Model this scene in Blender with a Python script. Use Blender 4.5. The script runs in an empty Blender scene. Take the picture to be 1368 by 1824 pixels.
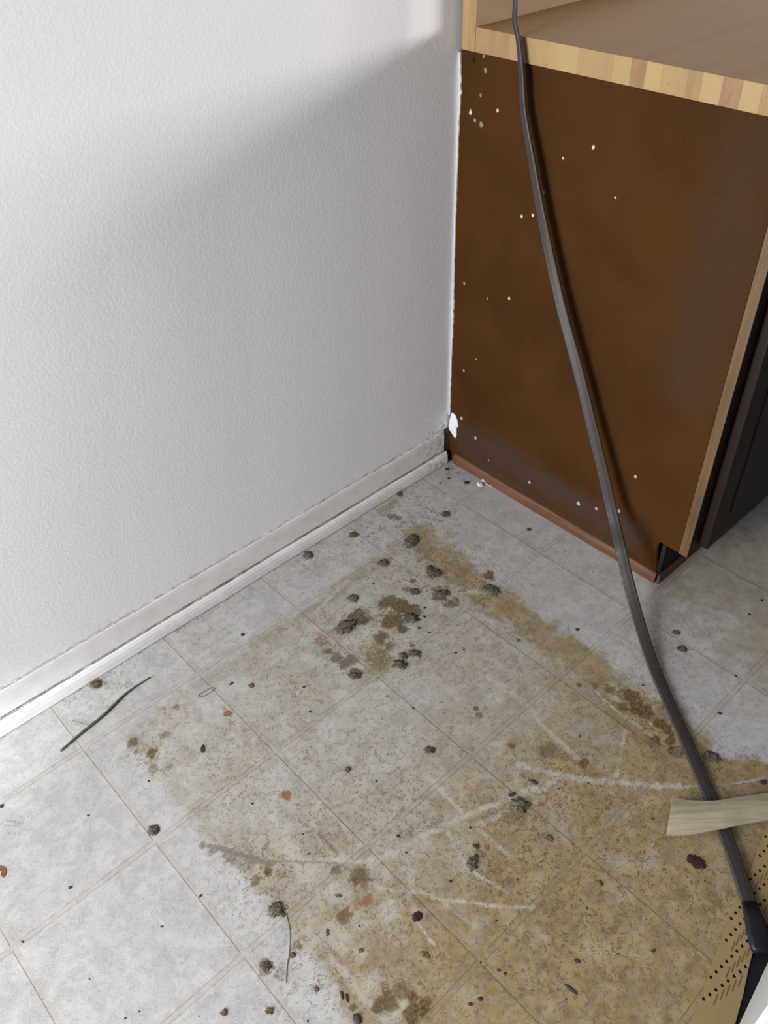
import bpy, bmesh, math, random
import numpy as np
from mathutils import Vector, Matrix, noise as mnoise

# ------------------------------------------------------------------ measured positions (metres)
# x: along the wall towards the cabinet, y: away from the wall (negative), z: up
TAN_AREA = [(-0.7041, -0.1227), (-0.5574, -0.1271), (-0.4339, -0.1185), (-0.3279, -0.1182), (-0.2396, -0.1065), (-0.2093, -0.1858), (-0.2406, -0.3398), (-0.249, -0.4265), (-0.2656, -0.528), (-0.269, -0.6069), (-0.2579, -0.6475), (-0.2664, -0.7119), (-0.2666, -0.768), (-0.2891, -0.8302), (-0.238, -0.8865), (-0.189, -0.948), (-0.2318, -1.0942), (-0.6651, -1.248), (-1.052, -0.8487), (-0.9694, -0.7392), (-0.9534, -0.6746), (-0.9548, -0.5965), (-0.9543, -0.5027), (-0.9652, -0.4019), (-0.9641, -0.2633), (-0.9574, -0.1392), (-0.8606, -0.1234), (-0.8073, -0.123)]
TAN_AND_SHADE_STROKES = [([(-0.2435, -0.1277), (-0.2643, -0.2386), (-0.2716, -0.3526), (-0.2707, -0.4654), (-0.2667, -0.5548), (-0.2783, -0.6502), (-0.2763, -0.7187), (-0.2826, -0.7837), (-0.2971, -0.8299)], 0.0495, 0.9), ([(-0.6756, -0.1314), (-0.537, -0.1366), (-0.4122, -0.1284), (-0.3178, -0.128)], 0.0193, 0.55), ([(-0.5165, -0.2853), (-0.5442, -0.3233)], 0.0359, 0.7), ([(-0.4497, -0.2521), (-0.4162, -0.2642)], 0.0502, 0.4), ([(-0.8173, -0.6095), (-0.7808, -0.6903), (-0.7344, -0.7786), (-0.6137, -0.803), (-0.5668, -0.711), (-0.7026, -0.6947), (-0.7388, -0.6483)], 0.0505, 0.5), ([(-0.8436, -0.6858), (-0.8472, -0.7348), (-0.905, -0.7399), (-0.8194, -0.7508)], 0.0433, 0.75), ([(-0.5911, -0.6746), (-0.5264, -0.7229), (-0.6089, -0.735)], 0.0415, 0.7), ([(-0.2832, -0.1258), (-0.2643, -0.2386)], 0.0359, 0.35), ([(-0.3329, -0.6061), (-0.3382, -0.7608)], 0.0552, 0.35), ([(-0.2276, -0.0141), (-0.2054, -0.0088), (-0.2455, -0.0152)], 0.0139, 0.6), ([(-0.9496, -0.1592), (-0.9405, -0.1984), (-0.9531, -0.2454)], 0.0168, 0.55), ([(-0.9142, -0.4187), (-0.9071, -0.5359), (-0.9163, -0.6488)], 0.0272, 0.3), ([(-0.6183, -0.9515), (-0.5676, -1.049), (-0.5005, -0.9564)], 0.0456, 0.2), ([(-0.6674, -0.6017), (-0.725, -0.56)], 0.0369, 0.1), ([(-0.9289, -0.0058), (-0.948, 0.0004)], 0.0163, 0.4), ([(0.0909, -0.6516), (0.1959, -0.6874), (0.0296, -0.8135)], 0.1596, 0.5)]  # last stroke: olive dirt plus painted shade on the floor before the cabinet
BLOTS_BROWN = [(-0.4905, -0.2165, 0.0276, 0.8), (-0.4214, -0.2218, 0.0258, 0.6), (-0.4122, -0.2474, 0.0256, 0.7), (-0.4063, -0.2696, 0.0228, 0.6), (-0.4468, -0.2649, 0.0324, 0.55), (-0.4493, -0.2924, 0.0147, 0.6), (-0.4904, -0.2818, 0.0218, 0.5), (-0.5312, -0.3122, 0.0374, 0.35), (-0.4924, -0.3086, 0.0167, 0.45), (-0.5849, -0.2379, 0.0119, 0.7), (-0.5848, -0.2603, 0.0164, 0.5), (-0.5823, -0.2811, 0.0186, 0.45), (-0.5844, -0.3115, 0.016, 0.7), (-0.525, -0.215, 0.0247, 0.6), (-0.564, -0.2805, 0.0141, 0.6), (-0.3266, -0.3138, 0.0154, 0.5), (-0.3281, -0.2784, 0.0288, 0.6), (-0.2972, -0.2293, 0.0244, 0.45), (-0.2234, -0.3124, 0.0135, 0.7), (-0.3378, -0.3093, 0.0179, 0.4), (-0.4638, -0.3363, 0.0083, 0.6), (-0.2702, -0.6834, 0.0197, 0.85), (-0.2817, -0.7087, 0.0236, 0.8), (-0.2836, -0.7516, 0.0147, 0.75), (-0.2851, -0.769, 0.0145, 0.7), (-0.3189, -0.7642, 0.0163, 0.75), (-0.3084, -0.8014, 0.0141, 0.8), (-0.2869, -0.6504, 0.0155, 0.5), (-0.2813, -0.722, 0.0213, 0.6), (-0.2988, -0.7834, 0.0123, 0.6), (-0.2966, -0.6274, 0.0133, 0.4), (-0.2977, -0.8146, 0.008, 0.6), (-0.2972, -0.6872, 0.0151, 0.5), (-0.4586, -0.6559, 0.0261, 0.4), (-0.4391, -0.71, 0.0138, 0.6), (-0.5893, -0.6961, 0.0273, 0.35), (-0.5594, -0.7049, 0.0313, 0.25), (-0.6739, -0.6979, 0.0173, 0.35), (-0.6757, -0.7264, 0.0255, 0.3), (-0.6768, -0.7547, 0.0167, 0.35), (-0.7101, -0.7461, 0.0213, 0.25), (-0.885, -0.627, 0.0176, 0.5), (-0.8293, -0.598, 0.0202, 0.55), (-0.8479, -0.5686, 0.0119, 0.5), (-0.833, -0.6121, 0.0117, 0.4), (-0.8886, -0.7896, 0.0184, 0.85), (-0.9041, -0.7843, 0.0127, 0.8), (-0.8875, -0.7737, 0.0115, 0.6), (-0.9164, -0.7521, 0.0186, 0.5), (-0.9317, -0.749, 0.0099, 0.6), (-0.8937, -0.7554, 0.0174, 0.4), (-0.8697, -0.7135, 0.0531, 0.12), (-0.9067, -0.7902, 0.0112, 0.7), (-0.9549, -0.7261, 0.0071, 0.5), (-0.9521, -0.1598, 0.0126, 0.5), (-0.9416, -0.2003, 0.0144, 0.6), (-0.9351, -0.2423, 0.012, 0.35), (-0.9061, -0.1853, 0.0148, 0.35), (-1.012, -0.3229, 0.0119, 0.75), (-0.859, -0.1484, 0.0132, 0.4), (-0.938, -0.004, 0.0139, 0.6), (-0.8946, -0.0459, 0.0115, 0.3), (-0.9549, -0.2292, 0.012, 0.3), (-0.9236, -0.4989, 0.0102, 0.6), (-0.9139, -0.5177, 0.0136, 0.35), (-0.9383, -0.4523, 0.035, 0.25), (-0.9462, -0.4987, 0.0135, 0.4), (-0.9056, -0.5604, 0.0165, 0.2), (-1.0077, -0.6053, 0.0136, 0.5), (-0.9983, -0.6272, 0.0134, 0.3), (-0.9592, -0.6123, 0.0108, 0.4), (-0.9716, -0.6191, 0.0053, 0.6), (-0.4492, -0.0092, 0.0142, 0.8), (-0.3405, -0.0277, 0.0117, 0.7), (-0.4627, -0.1668, 0.0143, 0.65), (-0.3526, -0.1363, 0.0111, 0.5), (-0.3458, -0.2154, 0.0107, 0.5), (-0.3703, -0.2245, 0.0132, 0.4), (-0.2755, -0.8477, 0.018, 0.5), (-0.2362, -0.8955, 0.0259, 0.25), (-0.2671, -0.8732, 0.0198, 0.2), (-0.5973, -0.5199, 0.0081, 0.5), (-0.3125, -0.4636, 0.0072, 0.5), (-0.3145, -0.6067, 0.0089, 0.6), (-0.4968, -0.6072, 0.0091, 0.5), (-0.4837, -0.5143, 0.0064, 0.5), (-0.4899, -0.5279, 0.0085, 0.4), (-0.4584, -0.9851, 0.0116, 0.35), (-0.4845, -0.9827, 0.0147, 0.25), (-0.5038, -0.9809, 0.0113, 0.3), (-0.4986, -0.9125, 0.0084, 0.2), (-0.1121, -0.6858, 0.0119, 0.5), (-0.2382, -0.0435, 0.0137, 0.4), (-0.2549, -0.0789, 0.0178, 0.25), (-0.2205, -0.0869, 0.015, 0.25), (-0.1902, -0.1674, 0.0146, 0.2), (-0.1799, -0.2389, 0.0199, 0.25), (-0.2483, -0.3539, 0.0183, 0.3), (-0.7382, -0.5865, 0.0125, 0.15), (-0.7071, -0.8796, 0.0045, 0.35), (-0.6639, -1.0201, 0.0056, 0.4), (-0.7821, -0.8685, 0.005, 0.5)]
BLOTS_RUST = [(-0.5757, -0.2089, 0.0242, 0.55), (-0.5535, -0.2072, 0.0196, 0.5), (-0.5338, -0.2006, 0.0124, 0.4), (-0.5879, -0.235, 0.0143, 0.4), (-0.8022, -0.2228, 0.0087, 0.95), (-0.8003, -0.2098, 0.0055, 0.5), (-0.8263, -0.4188, 0.0114, 0.9), (-0.8334, -0.4134, 0.0076, 0.5), (-0.8146, -0.4258, 0.0057, 0.5), (-0.8455, -0.6334, 0.0122, 0.75), (-0.8582, -0.6281, 0.0106, 0.5), (-0.8738, -0.6299, 0.0112, 0.4), (-0.9597, -0.18, 0.0062, 0.9), (-0.9508, -0.1886, 0.0124, 0.4), (-0.2346, -0.0575, 0.0106, 0.7), (-0.219, -0.3054, 0.0108, 0.5), (-0.9333, -0.6687, 0.012, 0.2), (-0.3039, -0.6509, 0.0087, 0.5)]
BLOTS_GREY = [(-0.5226, -0.2155, 0.021, 0.6), (-0.5819, -0.2521, 0.013, 0.7), (-0.5674, -0.2845, 0.0164, 0.7), (-0.4186, -0.2822, 0.0188, 0.55), (-0.3642, -0.239, 0.0118, 0.6), (-0.2489, -0.3382, 0.0171, 0.7), (-0.2566, -0.3242, 0.0185, 0.35), (-0.6941, -0.7005, 0.0102, 0.55), (-0.5694, -0.6859, 0.013, 0.5), (-0.4586, -0.6559, 0.0161, 0.4), (-0.9641, -0.4154, 0.0124, 0.5), (-0.9506, -0.4406, 0.0158, 0.5), (-0.9353, -0.4698, 0.0121, 0.4), (-1.166, -0.1604, 0.0095, 0.15), (-0.975, -0.6757, 0.0058, 0.6), (-0.9614, -0.7153, 0.0071, 0.4), (-0.9787, -0.6989, 0.0172, 0.2), (-0.9728, -0.4133, 0.0088, 0.3), (-1.1656, -0.302, 0.0258, 0.06), (-0.4098, -0.4073, 0.0354, 0.05)]
BLOTS_CREAM = [(-0.5094, -0.2538, 0.0317, 0.8), (-0.5414, -0.2421, 0.0169, 0.8), (-0.2813, -0.6524, 0.0133, 0.9), (-0.2948, -0.668, 0.0109, 0.9), (-0.8302, -0.6657, 0.0193, 0.8), (-0.804, -0.6907, 0.0112, 0.6), (-0.8756, -0.6501, 0.0237, 0.6), (-0.9113, -0.6429, 0.028, 0.55), (-0.9035, -0.6816, 0.0137, 0.6), (-0.9166, -0.7192, 0.0191, 0.6), (-0.903, -0.7704, 0.01, 0.9), (-0.9231, -0.7701, 0.0141, 0.8), (-0.6147, -0.3, 0.0113, 0.6), (-0.887, -0.5373, 0.0204, 0.6), (-0.8699, -0.5944, 0.0214, 0.5), (-0.7488, -0.2225, 0.0666, 0.35), (-0.6284, -0.3718, 0.0648, 0.3), (-0.4895, -0.4552, 0.0442, 0.25), (-0.738, -0.5738, 0.0361, 0.25), (-0.7696, -0.5041, 0.0463, 0.2), (-0.8608, -0.2131, 0.053, 0.35), (-0.923, -0.2742, 0.0297, 0.3), (-0.5576, -0.7587, 0.0268, 0.25), (-0.4725, -0.801, 0.0183, 0.4), (-0.4803, -0.8323, 0.0107, 0.4), (-0.7459, -0.7676, 0.019, 0.2), (-0.7065, -0.837, 0.0186, 0.2), (-0.5341, -0.8551, 0.0256, 0.25), (-0.4968, -0.8786, 0.0172, 0.25), (-0.8336, -0.817, 0.0216, 0.3), (-0.6623, -0.8996, 0.0229, 0.1)]
CREAM_STROKES = [([(-0.3262, -0.1198), (-0.325, -0.2022), (-0.3255, -0.2572), (-0.3125, -0.285), (-0.2708, -0.3341), (-0.2464, -0.3449)], 0.0071, 1), ([(-0.5418, -0.1443), (-0.471, -0.1287), (-0.44, -0.1238)], 0.0064, 0.9), ([(-0.4069, -0.1515), (-0.3742, -0.1878), (-0.3532, -0.2149)], 0.0054, 0.7), ([(-0.8016, -0.5922), (-0.7681, -0.6057), (-0.7057, -0.6213), (-0.6375, -0.6435), (-0.5793, -0.6643), (-0.5224, -0.6857), (-0.5007, -0.6967)], 0.006, 1), ([(-0.8225, -0.5903), (-0.7888, -0.6031), (-0.754, -0.6155)], 0.0034, 0.8), ([(-0.6439, -0.6636), (-0.5915, -0.6808)], 0.0054, 0.7), ([(-0.8209, -0.6306), (-0.8034, -0.6551), (-0.7821, -0.6765), (-0.7685, -0.7054), (-0.7386, -0.7393), (-0.7102, -0.7752), (-0.6794, -0.8044)], 0.0033, 1), ([(-0.5144, -0.6393), (-0.5017, -0.6688), (-0.4814, -0.6996), (-0.4496, -0.7413), (-0.4059, -0.7943), (-0.3604, -0.842)], 0.0069, 0.9), ([(-0.3604, -0.842), (-0.3231, -0.8804), (-0.2792, -0.9099), (-0.2474, -0.9291)], 0.0038, 0.8), ([(-0.6822, -0.6296), (-0.6914, -0.6564), (-0.7024, -0.6877)], 0.0045, 0.9), ([(-0.6374, -0.5532), (-0.6423, -0.5959), (-0.6464, -0.6351)], 0.0048, 0.9), ([(-0.648, -0.6661), (-0.6458, -0.6998), (-0.6474, -0.7292)], 0.0045, 0.7), ([(-0.7058, -0.6977), (-0.6976, -0.7349), (-0.6894, -0.7657)], 0.0025, 0.7), ([(-0.4161, -0.4809), (-0.4165, -0.529), (-0.4133, -0.5623), (-0.4262, -0.6067), (-0.4344, -0.6625), (-0.4367, -0.6991)], 0.0068, 0.7), ([(-0.4208, -0.7618), (-0.381, -0.7422), (-0.3497, -0.7255), (-0.3368, -0.7209)], 0.0048, 0.7), ([(-0.3042, -0.6355), (-0.3102, -0.6615), (-0.3138, -0.6875), (-0.3123, -0.732), (-0.3141, -0.7718)], 0.0033, 0.8), ([(-0.2954, -0.6506), (-0.2902, -0.7054), (-0.2939, -0.7418)], 0.0033, 0.8), ([(-0.9092, -0.1886), (-0.9311, -0.215), (-0.9661, -0.2544)], 0.0063, 0.9), ([(-0.8186, -0.2378), (-0.8219, -0.2739), (-0.8223, -0.3147)], 0.0053, 0.7), ([(-0.8651, -0.4329), (-0.8714, -0.4975), (-0.8821, -0.5537)], 0.0064, 0.8), ([(-0.815, -0.7054), (-0.8174, -0.7235), (-0.8191, -0.7429)], 0.0024, 0.9), ([(-0.8706, -0.5277), (-0.8377, -0.5566), (-0.8155, -0.5825)], 0.0043, 0.9), ([(-0.8754, -0.4748), (-0.8903, -0.5282)], 0.0071, 0.6), ([(-0.5818, -0.2503), (-0.5902, -0.2698), (-0.6044, -0.2833)], 0.0071, 0.9), ([(-0.5644, -0.2764), (-0.5707, -0.3068)], 0.0059, 0.8), ([(-0.4788, -0.3955), (-0.4905, -0.4284)], 0.0069, 0.5), ([(-0.395, -0.3933), (-0.4093, -0.4626)], 0.0084, 0.35), ([(-0.5635, -0.674), (-0.5302, -0.6921), (-0.491, -0.6947)], 0.0066, 0.7), ([(-0.5398, -0.6829), (-0.5487, -0.7017)], 0.0047, 0.7), ([(-0.801, -0.1586), (-0.8355, -0.139), (-0.7337, -0.1674)], 0.0056, 0.3), ([(-0.9317, -0.6549), (-0.937, -0.7193), (-0.933, -0.77)], 0.0069, 0.7), ([(-0.736, -0.3794), (-0.7567, -0.4617)], 0.0061, 0.3), ([(-0.7691, -0.7014), (-0.7632, -0.7513), (-0.7574, -0.7675)], 0.0024, 0.5)]
GREY_STROKES = [([(-0.9714, -0.396), (-0.9511, -0.4265), (-0.9255, -0.4706), (-0.9155, -0.4923)], 0.0062, 0.6), ([(-0.9123, -0.488), (-0.8724, -0.5272), (-0.8405, -0.56)], 0.0026, 0.5), ([(-1.1727, -0.1488), (-1.1563, -0.1697)], 0.0019, 0.45), ([(-1.1773, -0.1549), (-1.1601, -0.1739)], 0.0019, 0.4), ([(-1.1544, -0.1556), (-1.1498, -0.1639)], 0.0016, 0.4), ([(-1.1839, -0.1655), (-1.1651, -0.1886)], 0.0019, 0.35), ([(-0.8295, -0.5071), (-0.8301, -0.528), (-0.8308, -0.5485)], 0.0036, 0.6), ([(-0.8392, -0.5649), (-0.8293, -0.598)], 0.0051, 0.5), ([(-0.3521, -0.8541), (-0.3038, -0.8947), (-0.2512, -0.9311)], 0.0016, 0.7), ([(-0.5025, -0.7185), (-0.4804, -0.7259)], 0.0019, 0.6), ([(-0.9666, -0.6115), (-1.0029, -0.6079)], 0.0016, 0.3), ([(-0.5464, -0.1481), (-0.4176, -0.1344)], 0.0025, 0.3)]
GRIT = [(-0.5017, -0.2612, 0.0975, 1), (-0.3086, -0.2181, 0.1086, 0.7), (-0.2703, -0.3217, 0.0788, 0.8), (-0.2881, -0.7154, 0.0853, 0.9), (-0.9208, -0.4993, 0.0684, 0.8), (-0.8322, -0.4968, 0.108, 0.6), (-0.725, -0.56, 0.1284, 0.6), (-0.5668, -0.711, 0.1005, 1), (-0.6784, -0.7177, 0.0682, 0.9), (-0.4804, -0.7534, 0.1125, 0.8), (-0.5256, -0.839, 0.13, 0.7), (-0.6655, -0.8439, 0.1582, 0.6), (-0.8162, -0.6567, 0.0979, 0.6), (-0.8885, -0.7554, 0.0655, 0.7), (-0.958, -0.6503, 0.0676, 0.6), (-0.9336, -0.205, 0.0514, 0.6), (-0.1944, -0.0865, 0.0908, 0.7), (-0.4386, 0.002, 0.0858, 0.5), (-0.3189, -0.0414, 0.0735, 0.6), (-0.318, -0.8531, 0.0876, 0.6), (-0.4947, -0.9619, 0.0983, 0.6), (-0.6815, -0.4316, 0.1625, 0.4), (-0.4365, -0.5399, 0.1733, 0.3), (-0.9289, -0.0058, 0.058, 0.5), (-0.7327, -0.0761, 0.0729, 0.3), (-0.1321, -0.6571, 0.1072, 0.3), (-0.0066, -0.0182, 0.042, 1), (-0.0477, -0.356, 0.1711, 0.15), (-0.8346, -0.4149, 0.0568, 0.4), (0.0041, -0.5671, 0.0398, 0.2)]
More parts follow.
